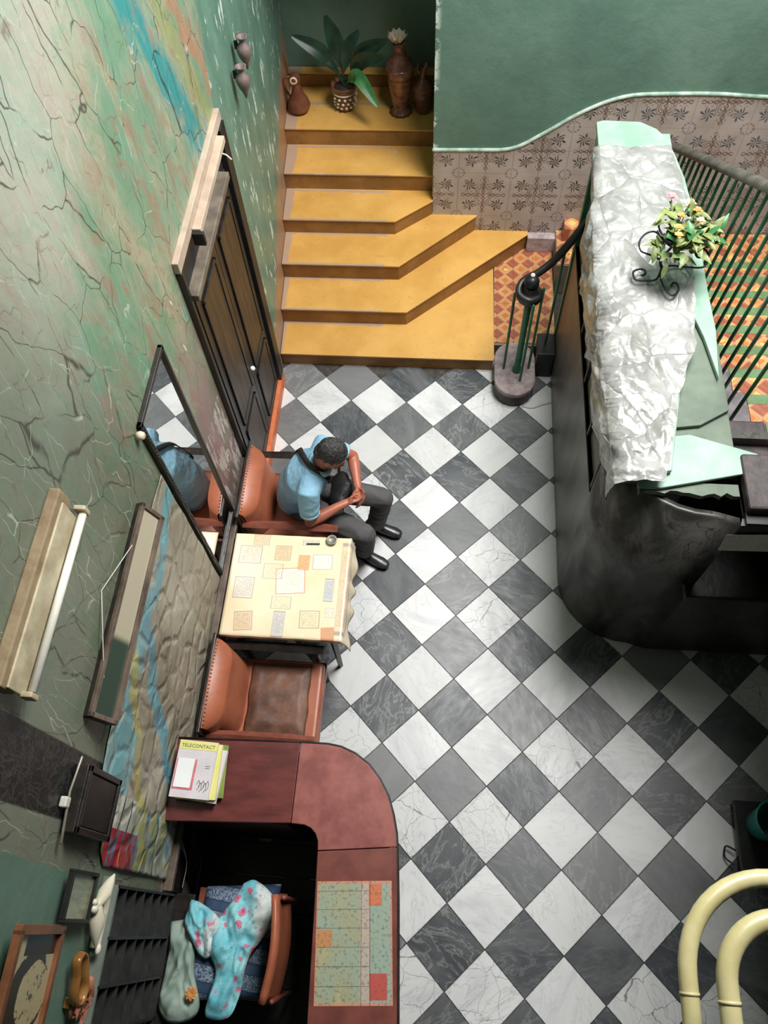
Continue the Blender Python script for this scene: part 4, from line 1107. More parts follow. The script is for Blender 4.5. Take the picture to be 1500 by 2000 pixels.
pp = thing('potted_plant', (.035, 2.18, ZT), 'broad-leaved potted plant in a pebbled ceramic pot on the top step', 'potted plant')
pc_ = Vector((.035, 2.18, ZT))
pot = MB().lathe([(.055, 0), (.075, .02), (.092, .10), (.10, .17), (.108, .215), (.112, .225), (.098, .222), (.09, .19)], pc_, 24).build('pot', M_CERAM, pp)
for a_ in range(7):
    for z_, r_ in ((.05, .085), (.09, .092), (.13, .097)):
        an = a_ * .5 - 3.1 + (z_ * 5); MB().ell(pc_ + Vector((math.cos(an) * r_, math.sin(an) * r_, z_)), (.014, .014, .012), n=8, m=6).build('pebble', M_BEADS, pot)
MB().lathe([(.10, .158), (.106, .165), (.10, .172)], pc_, 24).build('pot_band', M_BEADS, pot)
MB().lathe([(.09, .19), (.085, .20), (.01, .205)], pc_, 16).build('soil', M_DARKB, pot)
tipz = [((570, 70), 2.2), ((635, 30), 2.25), ((757, 78), 2.0), ((700, 60), 2.25), ((752, 112), 1.9), ((598, 95), 2.25), ((738, 208), 1.85)]
for i, ((u, v), yy) in enumerate(tipz):
    tip = W(u, v, 1, yy); base = pc_ + Vector((random.uniform(-.02, .02), random.uniform(-.02, .02), .20)); L = (tip - base).length
    mid = base.lerp(tip, .5) + Vector((0, 0, .10 if i != 6 else .16)); path = bez([base, base + (mid - base) * .5 + Vector((0, 0, .03)), mid, tip], 5); g = []
    wv = [.055, .062, .06, .05, .055, .03, .05][i]; N = len(path)
    for k, p in enumerate(path):
        t = k / (N - 1); tg = (path[min(k + 1, N - 1)] - path[max(k - 1, 0)]).normalized(); sd = tg.cross(Vector((0, -1, .6))).normalized(); nn = sd.cross(tg)
        ww = .006 + wv * max(0, math.sin(math.pi * max(0, min(1, (t - .22) / .80)))) ** .8 if t > .22 else .006
        g.append([p + sd * (ww * q) + nn * (abs(q) * ww * .3) for q in (-1, -.6, -.25, 0, .25, .6, 1)])
    MB().sheet(g).build('leaf', M_LEAFL if i == 6 else M_LEAFD, pp)

tv = thing('tall_vase', (.515, 2.14, ZT), 'tall copper-brown vase holding a pale frilled flower on the top step', 'vase')
vb = Vector((.515, 2.14, ZT))
MB().lathe([(.075, 0), (.092, .01), (.080, .03), (.062, .05), (.075, .10), (.092, .22), (.105, .32), (.113, .39), (.105, .44), (.070, .49), (.050, .52), (.046, .57), (.060, .60), (.05, .60)], vb, 28).build('body', M_CERAM2, tv)
MB().lathe([(.078, .0), (.098, .006), (.090, .026), (.076, .032)], vb + Vector((0, 0, .002)), 28, lobes=16, amp=.06).build('foot_ring', M_CERAM, tv)
MB().lathe([(.109, .33), (.114, .345), (.116, .40), (.110, .415)], vb, 28).build('shoulder_band', M_CERAM2, tv)
ft = W(776, 72, 1, 2.14)
fw = thing('frilled_flower', ft, 'pale cream frilled flower standing in the tall copper-brown vase', 'flower')
g = []
for k in range(6):
    r_ = .012 + .062 * (k / 5); row = []
    for j in range(37):
        a = 2 * math.pi * j / 36; row.append(ft + Vector((r_ * math.cos(a) * (1 + .12 * math.cos(7 * a)), r_ * math.sin(a) * (1 + .12 * math.cos(7 * a)), -.05 + .07 * (k / 5) ** 1.4 + .016 * (k / 5) * math.cos(9 * a))))
    g.append(row)
MB().sheet(g).build('petals', M_BEADS, fw)
MB().loft([ft + Vector((0, 0, -.05)), vb + Vector((0, 0, .58))], .010, (1, 0, 0), 8).build('stem', M_LEAFD, fw)

lj = thing('lidded_jar', (.705, 2.15, ZT), 'dark brown lidded jar with a figure on its lid at the top step right end', 'jar')
lv = Vector((.705, 2.15, ZT))
MB().lathe([(.045, 0), (.06, .01), (.075, .07), (.085, .14), (.088, .19), (.082, .205)], lv, 22, lobes=12, amp=.025).build('body', M_CERAM, lj)
MB().lathe([(.086, .205), (.09, .215), (.075, .25), (.045, .275), (.028, .30), (.02, .31)], lv, 22).build('lid', M_CERAM3, lj)
b = MB(); b.loft([lv + Vector((0, 0, .30)), lv + Vector((0, -.01, .35)), lv + Vector((.02, 0, .39))], [.03, .026, .016], (1, 0, 0), 10)
b.ell(lv + Vector((.03, -.01, .42)), (.022, .022, .024)); b.loft([lv + Vector((-.01, 0, .34)), lv + Vector((-.05, 0, .37)), lv + Vector((-.04, 0, .42))], [.016, .013, .008], (0, 1, 0), 8); b.build('lid_figure', M_CERAM, lj)

# ------------------------------------------------------------------ table
tc_ = Vector((.06, -2.21, 0))
tb_ = thing('square_table', tc_, 'square dark wooden table against the wall under the printed cover', 'table')
hx, hy = .355, .325
bevel(MB().box((tc_.x - hx, tc_.y - hy, .715), (tc_.x + hx, tc_.y + hy, .74)).build('tabletop', M_WOODK, tb_), .004)
for a in (-1, 1):
    for c_ in (-1, 1):
        x = tc_.x + a * (hx - .05); y = tc_.y + c_ * (hy - .05)
        MB().loft([(x, y, .0), (x, y, .35), (x, y, .715)], [(.018, .018), (.022, .022), (.027, .027)], (1, 0, 0), 4, round_=False, smooth=False).build('leg', M_WOODK, tb_)
    MB().box((tc_.x - hx + .04, tc_.y + a * (hy - .05) - .01, .63), (tc_.x + hx - .04, tc_.y + a * (hy - .05) + .01, .714)).build('apron', M_REDW, tb_)
def tablecloth():
    g = []; n = 72; a_ = .375; b_ = .342; hxx = a_ - .012; hyy = b_ - .012
    # square with skirts hanging on the room side and a little at the two ends
    def pt(s, t):                                     # s across x (-1..1+skirt), t along y
        x = s; y = t; dz = 0
        ox = max(0, s - hxx); oy = max(0, abs(t) - hyy)
        if s < -hxx: x = s
        x = min(s, hxx); y = max(-hyy, min(hyy, t))
        fold = .5 + .5 * math.sin(t * 34 + 1.2 * math.sin(t * 11)); fold2 = .5 + .5 * math.sin(s * 40)
        z = .745
        if ox > 0: x = hxx + .010 + min(ox, .012) * .6 + ox * (.10 + .20 * fold); z -= max(0, ox - .006)
        if oy > 0:
            sg = 1 if t > 0 else -1; y = sg * (hyy + .010 + min(oy, .012) * .6 + oy * (.06 + .22 * fold2 * (1 if ox > 0 else .5))); z -= max(0, oy - .006) * (1 if ox <= 0 else .6)
        z += .0015 * mnoise.noise((s * 9, t * 9, 0)) if ox + oy <= 0 else 0
        return (tc_.x + x, tc_.y + y, z)
    S_ = [-a_ + i * (a_ + hxx) / 40 for i in range(41)] + [hxx + .005 * k for k in (1, 2, 3)] + [hxx + .015 + .02 * k for k in range(1, 8)]
    T_ = [-hyy - .012 - .008 * k for k in (3, 2, 1)] + [-hyy - .012, -hyy - .006] + [-hyy + i * 2 * hyy / 44 for i in range(45)] + [hyy + .006, hyy + .012] + [hyy + .012 + .012 * k for k in (1, 2)]
    for s in S_: g.append([pt(s, t) for t in T_])
    o = solidify(MB().sheet(g).build('tablecloth', M_CLOTH, loc=(tc_.x, tc_.y, .745)), .002, 1)
    tag(o, 'cream oilcloth table cover printed with stamps and small drawings', 'tablecloth')
tablecloth()
at_ = Wz(648, 1055, .76)
MB_ = MB().lathe([(.030, 0), (.034, .012), (.036, .018), (.028, .017), (.02, .006), (.004, .006)], (at_.x, at_.y, .7485), 18)
o = MB_.build('ashtray', M_STEEL, loc=(at_.x, at_.y, .748)); tag(o, 'small round metal ashtray on the table corner by the man', 'ashtray')
pn = Wz(612, 1063, .75); o = MB().loft([(pn.x - .04, pn.y, .7535), (pn.x + .04, pn.y + .004, .7535)], .004, (0, 0, 1), 8).build('pen', M_INK, loc=(pn.x, pn.y, .75)); tag(o, 'dark pen lying on the table cover', 'pen')

# ------------------------------------------------------------------ armchairs
def armchair(yc, label, far_arm=True):
    t = thing('armchair', (0, yc, 0), label, 'armchair', 'orange leather armchairs along the wall')
    y0, y1 = yc - .30, yc + .30
    g = MB()
    st = bevel(MB().box((-.30, y0 + .045, .38), (.315, y1 - .045, .46)).build('seat', M_LEATH, t), .025, 3)
    MB().box((-.31, y0 + .02, .33), (.32, y1 - .02, .38), .006).build('seat_frame', M_REDW, t)
    # tufted back, bulged
    gr = []
    for i in range(25):
        f = i / 24; y = y0 + .03 + (y1 - y0 - .06) * f; row = []
        for j in range(13):
            e = j / 12; z = .44 + .345 * e + .03 * math.sin(math.pi * f) * e
            x = -.270 + .115 * (1 - (2 * f - 1) ** 6) * (1 - .3 * e) - .05 * e * e * 0 + .01
            if j == 12: x = -.275
            row.append((x - .03 * e, y, z))
        gr.append(row)
    bk_ = MB().sheet(gr); bk_.sheet([[(-.312, p[1], p[2]) for p in (r[0], r[-1])] for r in gr])
    L = len(gr)
    for e_ in (0, L - 1): bk_.add([gr[e_][0], gr[e_][6], gr[e_][12], (-.312, gr[e_][12][1], gr[e_][12][2]), (-.312, gr[e_][0][1], gr[e_][0][2])], [(0, 1, 2, 3, 4)])
    bk_.add([p for r in gr for p in (r[12], (-.312, r[12][1], r[12][2]))], [(2 * i, 2 * i + 1, 2 * i + 3, 2 * i + 2) for i in range(L - 1)])
    B = bk_.build('backrest', M_LEATH, t)
    for i in range(1, 24, 1):
        p = gr[i][12]; MB().ell((p[0] + .006, p[1], p[2] + .002), (.006, .006, .005), n=6, m=4).build('stud', M_STEEL, B)
    MB().box((-.335, y0, .0), (-.313, y1, .80), .006).build('back_frame', M_WOODK, t)
    for s in ((-1, 1) if far_arm else (1,)):
        ya = yc + s * .275
        MB().loft([(-.31, ya, .655), (-.05, ya, .665), (.20, ya, .66), (.33, ya, .65)], [(.018, .026), (.018, .030), (.018, .032), (.016, .026)], (0, 0, 1), 4, round_=False, smooth=False).build('arm', M_REDW if s < 0 else M_WOODK, t)
        MB().loft([(.27, ya, .45), (.28, ya, .65)], .018, (1, 0, 0), 6, round_=False).build('arm_post', M_WOODK, t)
    for a in (-.29, .285):
        for s in (-1, 1):
            MB().loft([(a, yc + s * .27, 0), (a, yc + s * .27, .34)], [(.016, .016), (.022, .022)], (1, 0, 0), 4, round_=False, smooth=False).build('leg', M_WOODK, t)
    return t
ch1 = armchair(-1.475, 'orange leather armchair the man sits in, beside the door')
ch2 = armchair(-2.865, 'empty orange leather armchair between the table and the bar')
ca_ = MB(); gr = []
for i in range(29):
    row = []
    for j in range(25):
        x = -.135 + .375 * i / 28; y = -2.865 - .225 + .45 * j / 24
        x += .012 * mnoise.noise((0, y * 8, 1)); e = min(i, 28 - i, j, 24 - j) / 4
        z = .462 + .022 * min(1, e) + .008 * (1 - abs(mnoise.noise((x * 9, y * 9, 0))) * 2) * min(1, e)
        row.append((x, y, z))
    gr.append(row)
o = solidify(ca_.sheet(gr).build('seat_pad', M_LEATHD, loc=(.05, -2.865, .46)), .006); tag(o, 'creased dark brown leather pad on the empty armchair seat', 'cushion')

# ------------------------------------------------------------------ bar counter
ZB = .95
bar = thing('bar_counter', (.3, -3.9, 0), 'curved oxblood-red wooden bar counter with a rounded corner', 'counter')
oc = [(.30, -3.213), (.447, -3.212), (.52, -3.222), (.60, -3.252), (.68, -3.305), (.745, -3.378), (.795, -3.46), (.828, -3.55), (.850, -3.64), (.858, -3.70)]
ic = [(.452, -3.745), (.448, -3.70), (.432, -3.665), (.405, -3.64), (.37, -3.627), (.30, -3.624)]
t1 = MB().prism([(-.385, -3.235), (.297, -3.213), (.297, -3.624), (-.335, -3.655), (-.385, -3.655)], ZB - .03, ZB).build('top_panel', M_BARTOP, bar); bevel(t1, .004)
t2 = MB().prism(oc + ic, ZB - .03, ZB).build('top_panel', M_BARTOP2, bar); bevel(t2, .004)
t3 = MB().prism([(.452, -3.749), (.858, -3.704), (.875, -3.95), (.905, -4.44), (.935, -5.3), (.53, -5.3), (.485, -4.47), (.462, -3.95)], ZB - .03, ZB).build('top_panel', M_BARTOP3, bar); bevel(t3, .004)
edge = [(-.38, -3.228)] + [(p[0] + .0, p[1] + .004) for p in oc] + [(.879, -3.95), (.909, -4.44), (.94, -5.3)]
MB().loft([(p[0], p[1], ZB - .014) for p in edge], (.016, .008), (0, 0, 1), 8, round_=False).build('edge_band', M_WOODK, bar)
def inset(path, d_): 
    P = [Vector(p) for p in path]; out = []
    for i, p in enumerate(P):
        t = (P[min(i + 1, len(P) - 1)] - P[max(i - 1, 0)]).normalized(); out.append((p.x + t.y * -d_ * -1 * -1, p.y + t.x * -d_ * -1 * -1 * -1))
    return out
bodyp = [(-.38, -3.27), (.44, -3.255), (.57, -3.28), (.69, -3.37), (.77, -3.48), (.81, -3.60), (.82, -3.72), (.835, -3.95), (.865, -4.44), (.895, -5.3)]
rb_ = ribbon(bodyp, 0, ZB - .03, -.03); rb_.build('front', M_BARDK, bar)
MB().box((-.38, -3.63, .04), (.28, -3.60, ZB - .03)).build('inner_panel', M_BARDK, bar)
MB().box((-.30, -3.60, .30), (.70, -3.30, .33)).build('shelf', M_BARDK, bar)

# magazine pile
def slab(name, c, hx_, hy_, z0, z1, rot, mat, label, cat, grp=None, cover=None):
    ca2, sa2 = math.cos(rot), math.sin(rot)
    t = thing(name, (c[0], c[1], z0), label, cat, grp)
    cc = Vector((c[0], c[1], (z0 + z1) / 2)); ax = Vector((ca2, sa2, 0)); ay = Vector((-sa2, ca2, 0))
    MB().obox(cc, ax, ay, (0, 0, 1), (hx_, hy_, (z1 - z0) / 2 - .0012)).build('pages', M_PAGES, t)
    MB().obox(cc + Vector((0, 0, (z1 - z0) / 2 - .0008)), ax, ay, (0, 0, 1), (hx_ + .001, hy_ + .001, .0007)).build('cover', mat, t)
    MB().obox(cc - Vector((0, 0, (z1 - z0) / 2 - .0006)), ax, ay, (0, 0, 1), (hx_ + .001, hy_ + .001, .0005)).build('back_cover', mat, t)
    return t, cc, ax, ay
z = ZB + .001
for i, (m, dx, dy, r_, hx_, hy_, th, lab) in enumerate((
        (M_BLACK, -.215, -3.415, .00, .105, .145, .022, 'black-covered magazine at the bottom of the pile on the bar'),
        (M_GREENC, -.185, -3.40, .05, .105, .135, .018, 'green-covered magazine low in the pile on the bar'),
        (M_LILAC, -.195, -3.42, -.08, .105, .135, .020, 'pale magazine sticking out crooked in the middle of the pile'),
        (M_YELLOWP, -.205, -3.41, .02, .103, .140, .020, 'yellow-edged magazine just under the top one of the pile'),
        (M_LILAC, -.232, -3.405, -.03, .103, .145, .018, 'pale lilac directory with a yellow title band topping the pile'))):
    tm, cc, ax, ay = slab('magazine', (dx, dy), hx_, hy_, z, z + th, r_, m, lab, 'magazine', 'magazine pile on the bar'); z += th + .0005
zt = z + .0003
MB().obox(cc + ay * .122 + Vector((0, 0, zt - cc.z)), ax, ay, (0, 0, 1), (.103, .022, .0005)).build('title_band', M_YELLOWP, tm)
def text(s, c, ax, ay, size, mat, parent, name='title_lettering'):
    cu = bpy.data.curves.new('t', 'FONT'); cu.body = s; cu.size = size; cu.align_x = 'CENTER'; cu.align_y = 'CENTER'; cu.extrude = .0002; cu.resolution_u = 2
    ob = bpy.data.objects.new('t', cu); C.objects.link(ob); dg = bpy.context.evaluated_depsgraph_get(); me = bpy.data.meshes.new_from_object(ob.evaluated_get(dg))
    bpy.data.objects.remove(ob)
    b = MB(); b.add([Vector(c) + Vector(ax) * v.co.x + Vector(ay) * v.co.y + Vector((0, 0, v.co.z)) for v in me.vertices], [list(p.vertices) for p in me.polygons])
    return b.build(name, mat, parent)
text('TELECONTACT', cc + ay * .118 + Vector((0, 0, zt + .0009 - cc.z)), ax, ay, .026, M_INK, tm)
MB().obox(cc + ax * -.045 + ay * -.028 + Vector((0, 0, zt - cc.z)), ax, ay, (0, 0, 1), (.055, .078, .0004)).build('cover_picture', M_PETALP, tm)
dood = MB(); random.seed(9)
for k in range(5):
    p0 = cc + ax * (.03 + .012 * k) + ay * (-.075 - .01 * (k % 2)) + Vector((0, 0, zt + .0008 - cc.z))
    dood.loft(bez([p0, p0 + ax * .01 + ay * .022, p0 + ax * .016 - ay * .006, p0 + ax * .006 - ay * .026], 4), .0011, (0, 0, 1), 5)
dood.build('cover_drawing', M_INK, tm)
MB().obox(cc + ax * .07 + ay * .01 + Vector((0, 0, zt + .0002 - cc.z)), ax, ay, (0, 0, 1), (.012, .001, .0003)).build('cover_rule', M_INK, tm)
MB().obox(cc + ax * .07 + ay * .02 + Vector((0, 0, zt + .0002 - cc.z)), ax, ay, (0, 0, 1), (.012, .001, .0003)).build('cover_rule', M_INK, tm)
cp_ = cc + ax * -.048 + ay * -.022 + Vector((0, 0, zt + .002 - cc.z))
cr_ = MB().obox(cp_, ax, ay, (0, 0, 1), (.045, .074, .0008)).build('white_card', M_PAPER, loc=tuple(cp_)); tag(cr_, 'blank white card lying on the topmost magazine', 'card')

# printed list under plastic
sc_ = Vector((.675, -4.14, ZB + .0012))
o = MB().box((sc_.x - .187, sc_.y - .267, sc_.z - .0008), (sc_.x + .187, sc_.y + .267, sc_.z + .0008)).build('printed_list', M_SHEET, loc=tuple(sc_)); o.rotation_euler.z = .078; tag(o, 'printed table sheet with red and orange squares laid on the bar top', 'printed sheet')

# ------------------------------------------------------------------ behind the bar
bc = thing('desk_chair', (.05, -4.2, 0), 'reddish wooden chair behind the bar under the navy cushion', 'chair')
bevel(MB().box((-.25, -4.46, .42), (.25, -3.94, .45)).build('seat', M_REDW, bc), .008)
gr = [[(.262 + .03 * math.sin(math.pi * i / 12) - .02 * (j / 6), -4.44 + .48 * i / 12, .46 + .40 * j / 6 + (.03 * math.sin(math.pi * i / 12) if j == 6 else 0)) for j in range(7)] for i in range(13)]
solidify(MB().sheet(gr).build('backrest', M_LEATH, bc), .03, 0)
for s in (-4.43, -3.97): MB().loft([(.28, s, 0), (.275, s, .45), (.285, s, .80)], .014, (1, 0, 0), 8).build('back_post', M_REDW, bc)
for s in (-4.44, -3.96): MB().loft([(-.22, s, 0), (-.22, s, .42)], .018, (1, 0, 0), 8).build('leg', M_REDW, bc)
cu_ = MB(); gr = []
for i in range(25):
    row = []
    for j in range(33):
        a, b = i / 24 * 2 - 1, j / 32 * 2 - 1; e = (1 - a ** 6) * (1 - b ** 6)
        row.append((-.015 + a * .205 + b * .02, -4.19 + b * .275 + a * .02, .475 + .055 * e ** .5 + .006 * mnoise.noise((a * 4, b * 4, 0))))
    gr.append(row)
cu_.sheet(gr); gr2 = [[(p[0], p[1], .452) for p in r] for r in gr]; cu_.sheet(gr2)
rim = [r[0] for r in gr] + [p for p in gr[-1][1:]] + [r[-1] for r in gr[::-1][1:]] + [p for p in gr[0][::-1][1:]]
cu_.add([q for p in rim for q in (p, (p[0], p[1], .452))], [(2 * i, 2 * i + 1, 2 * i + 3, 2 * i + 2) for i in range(len(rim) - 1)], True)
o = cu_.build('seat_cushion', M_NAVY, loc=(0, -4.2, .5)); tag(o, 'navy blue patterned cushion on the chair behind the bar', 'cushion')

def drape(outline, zbase, amp, mat, name, label, cat, loc, n=44, th=.004, seed=0, rid=6.0):
    """cloth lying in folds: fills the outline with a creased surface"""
    P = [Vector((p.x, p.y)) for p in outline]; cx_ = sum(p.x for p in P) / len(P); cy_ = sum(p.y for p in P) / len(P); ctr2 = Vector((cx_, cy_)); m = MB()
    R = 15; K = len(P) * 8; ring = []
    Q = bez([(p.x, p.y, 0) for p in P] + [(P[0].x, P[0].y, 0)], 8)[:-1]; K = len(Q); vs = []
    for r in range(R + 1):
        f = r / R
        for q in Q:
            p = ctr2.lerp(Vector((q.x, q.y)), f); c = Vector((p.x * rid + seed, p.y * rid * .6 + seed, 0))
            zz = (1 - abs(mnoise.noise(c * 1.5)) * 2.2) * amp + (1 - abs(mnoise.noise(c * 3.1)) * 2) * amp * .5
            edge_ = min(1, (1 - f) * 5); vs.append((p.x, p.y, zbase + amp * .3 + zz * (.45 + .55 * edge_) - (.008 * (1 - edge_))))
    fs = [(r * K + j, r * K + (j + 1) % K, (r + 1) * K + (j + 1) % K, (r + 1) * K + j) for r in range(R) for j in range(K)]
    m.add(vs, fs, True); o = solidify(m.build(name, mat, loc=loc), th, 1); tag(o, label, cat); return o
zc = .56
ol = [Wz(u, v, zc) for u, v in ((478, 1725), (500, 1720), (530, 1745), (536, 1765), (520, 1820), (490, 1865), (478, 1900), (466, 1950), (445, 1988), (402, 1985), (415, 1930), (422, 1895), (410, 1850), (425, 1800), (455, 1760))]
drape(ol, .552, .036, M_FLORAL, 'floral_shirt', 'turquoise and pink floral shirt thrown over the navy cushion', 'shirt', (.05, -4.2, .55), seed=2)
ol = [Wz(u, v, zc) for u, v in ((375, 1758), (395, 1765), (425, 1790), (432, 1815), (412, 1865), (395, 1868), (378, 1840), (362, 1800))]
drape(ol, .552, .030, M_FLORAL, 'floral_scarf', 'bunched turquoise floral scarf beside the shirt on the cushion', 'scarf', (-.2, -4.1, .55), seed=7, rid=9)
ol = [Wz(u, v, .55) for u, v in ((332, 1800), (368, 1800), (378, 1850), (376, 1900), (386, 1960), (372, 1990), (330, 1998), (306, 1970), (318, 1900), (328, 1850))]
bgp = drape(ol, .50, .035, M_SAGE, 'cloth_bag', 'sage green cloth bag with an orange print beside the pigeonhole rack', 'bag', (-.25, -4.3, .5), seed=11, rid=6)
q_ = Wz(375, 1940, .57); pr = MB()
for k in range(8):
    a = k * .8; pr.sheet(leaf((q_.x, q_.y, .585), (math.cos(a), math.sin(a), .3), (0, 0, 1), .035, .013, .3, 3))
o = pr.build('printed_flower', M_PETALO, loc=(-.25, -4.3, .5)); o.parent = bgp; o.location = (0, 0, 0)
bx = thing('low_bench', (-.27, -4.3, 0), 'low dark bench against the wall carrying the sage cloth bag', 'bench')
bevel(MB().box((-.375, -4.75, .44), (-.262, -3.98, .48)).build('top', M_WOODK, bx), .005)
for s in (-4.72, -4.0): MB().box((-.37, s - .02, 0), (-.28, s + .02, .44)).build('leg', M_WOODK, bx)
for k, x_ in enumerate((-.33, -.325)):
    o = MB().loft(bez([(XW + .03, -3.70 - .03 * k, .64), (XW + .05, -3.82, .5), (XW + .04, -3.95, .46)], 6), .0025, (0, 0, 1), 5).build('hanging_cord', M_WIRE, loc=(XW, -3.8, .5)); tag(o, ('upper' if k == 0 else 'lower') + ' thin white cord hanging from the wall behind the bar', 'cord', 'white cords behind the bar')

# ------------------------------------------------------------------ the seated man
def fuse(mb, name, mat, parent, voxel, smooth=4, subd=0, disp=None, loc=None):
    o = mb.build(name, mat, parent, loc=loc)
    r = o.modifiers.new('r', 'REMESH'); r.mode = 'VOXEL'; r.voxel_size = voxel; r.use_smooth_shade = True
    s_ = o.modifiers.new('s', 'SMOOTH'); s_.iterations = smooth; s_.factor = .5
    dg = bpy.context.evaluated_depsgraph_get(); me = bpy.data.meshes.new_from_object(o.evaluated_get(dg))
    o.modifiers.clear(); o.data = me
    if not me.materials: me.materials.append(mat)
    if disp:
        base = OFF[o]; me.update(); nn = [v.normal.copy() for v in me.vertices]
        for v, n_ in zip(me.vertices, nn): v.co += n_ * disp(v.co + base)
    me.polygons.foreach_set('use_smooth', [True] * len(me.polygons)); return o
PB = Vector((.05, -1.46, .0))
man = thing('person', PB, 'seated man in a light blue polo shirt and charcoal trousers leaning forward with joined hands', 'person')
pel = Vector((.02, -1.44, .565)); wst = Vector((.045, -1.45, .70)); chs = Vector((.125, -1.465, .87)); shc = Vector((.185, -1.478, .965)); nk = Vector((.235, -1.483, 1.04))
Ls = Vector((.215, -1.295, .965)); Rs = Vector((.160, -1.665, .955))
Le = Vector((.395, -1.255, .775)); Re = Vector((.150, -1.735, .705))
Lw = Vector((.445, -1.475, .745)); Rw = Vector((.375, -1.590, .725))
Lh = Vector((.04, -1.36, .545)); Rh = Vector((.02, -1.53, .545))
Lk = Vector((.600, -1.425, .515)); Rk = Vector((.500, -1.715, .510))
La = Vector((.545, -1.415, .10)); Ra = Vector((.475, -1.650, .10))
hd = Vector((.312, -1.487, 1.155)); fdir = Vector((.70, -.14, -.66)).normalized()      # face direction
fup = (Vector((.45, 0, .9)) - fdir * Vector((.45, 0, .9)).dot(fdir)).normalized(); fsd = fup.cross(fdir)   # fsd: his left
HM = Matrix((fdir, fsd, fup)).transposed()
hp = lambda a, b, c: hd + fdir * a + fsd * b + fup * c
body = MB()
# head
body.ell(hp(-.012, 0, .022), (.096, .077, .090), HM, 20, 14)
body.ell(hp(.024, 0, -.035), (.064, .058, .075), HM, 18, 12)
body.ell(hp(.058, 0, -.088), (.026, .030, .022), HM)
body.ell(hp(.060, 0, .026), (.026, .052, .018), HM)
body.loft([hp(.084, 0, .018), hp(.098, 0, -.008), hp(.108, 0, -.026)], [.009, .012, .014], fsd, 10)
for s in (-1, 1):
    body.ell(hp(.094, s * .013, -.030), (.010, .009, .008), HM); body.ell(hp(.058, s * .040, -.026), (.024, .022, .026), HM)
    body.ell(hp(-.006, s * .078, -.004), (.020, .010, .030), HM); body.ell(hp(.070, s * .031, .002), (.012, .015, .010), HM)
body.ell(hp(.082, 0, -.058), (.012, .024, .006), HM); body.ell(hp(.080, 0, -.068), (.012, .021, .006), HM)
body.loft([hp(-.03, 0, -.03), nk, shc + Vector((-.02, 0, .02))], [(.052, .056), (.052, .054), (.058, .052)], fsd, 14)
# torso, arms, legs as one figure
SD = (Ls - Rs).normalized()
body.loft([pel, wst, chs, shc], [(.140, .100), (.138, .098), (.145, .095), (.115, .060)], SD, 20)
for S0, E0, W0 in ((Ls, Le, Lw), (Rs, Re, Rw)):
    m1 = S0.lerp(E0, .45); m2 = E0.lerp(W0, .3)
    body.loft([S0.lerp(shc, .45), S0, m1, E0], [.062, .058, .048, .038], (0, 0, 1), 14)
    body.loft([E0, m2, E0.lerp(W0, .7), W0], [.038, .042, .032, (.022, .028)], (0, 0, 1), 14)
for H0, K0, A0 in ((Lh, Lk, La), (Rh, Rk, Ra)):
    body.loft([H0, H0.lerp(K0, .5), K0], [.078, .066, .050], (0, 0, 1), 14)
    body.loft([K0, K0.lerp(A0, .35), A0], [.048, .050, .034], (1, 0, 0), 14)
def hand(wr, d, n_, s_, curls, spread=.0, thumb=None, L=.095):
    """palm from the wrist along d, n_ = palm normal (the side the fingers curl to), s_ = side of the thumb"""
    d = d.normalized(); n_ = (n_ - d * n_.dot(d)).normalized(); s_ = n_.cross(d) * (1 if (n_.cross(d)).dot(s_) > 0 else -1)
    body.loft([wr, wr + d * .03, wr + d * .07, wr + d * .088], [(.024, .018), (.034, .015), (.040, .013), (.038, .011)], s_, 14)
    for k, (o_, ln) in enumerate(((.029, .072), (.010, .080), (-.009, .075), (-.027, .060))):
        p = wr + d * .082 + s_ * o_; dd = (d + s_ * (o_ * spread)).normalized(); a = 0; P = [p - dd * .02]; P.append(p)
        for q in range(3):
            a += curls[k] * (1.0, 1.15, .8)[q]; dv = dd * math.cos(a) + n_ * math.sin(a); p = p + dv * ln * (.44, .32, .26)[q]; P.append(p)
        body.loft(P, [.0095, .0092, .0088, .0082, .0068], s_, 10)
        body.ell(P[1], (.0105, .0105, .0105), n=8, m=6)
    b0 = wr + d * .022 + s_ * .022; t1, t2, t3 = thumb
    body.loft([b0, b0 + t1, b0 + t1 + t2, b0 + t1 + t2 + t3], [.014, .0125, .0105, .0082], n_, 10)
# right hand lies open upward, left hand folds over its fingers
hand(Rw, Vector((.80, .52, -.10)), Vector((-.25, .30, .9)), Vector((0, 1, .2)) * -1 + Vector((-.6, .6, 1.0)), (.42, .48, .52, .55), .8,
     (Vector((.006, .030, .022)), Vector((.022, .014, .010)), Vector((.020, .002, .002))))
hand(Lw, Vector((.30, -.62, -.50)), Vector((.30, -.45, -.6)) + Vector((-.8, 0, -.4)), Vector((-.9, -.2, .1)), (.42, .45, .5, .55), .8,
     (Vector((-.020, -.022, -.012)), Vector((-.006, -.026, -.014)), Vector((.004, -.020, -.014))))
fuse(body, 'body', M_SKIN, man, .0052, 3)
# hair
hair = MB(); hair.ell(hp(-.020, 0, .034), (.100, .083, .091), HM, 22, 14)
for s in (-1, 1): hair.ell(hp(-.010, s * .066, .018), (.040, .018, .040), HM); 
hair.ell(hp(-.070, 0, -.030), (.036, .062, .055), HM)
hr = fuse(hair, 'hair', M_HAIR, man, .006, 2, disp=lambda c: .0035 * mnoise.noise(c * 90) + .002 * mnoise.noise(c * 220))
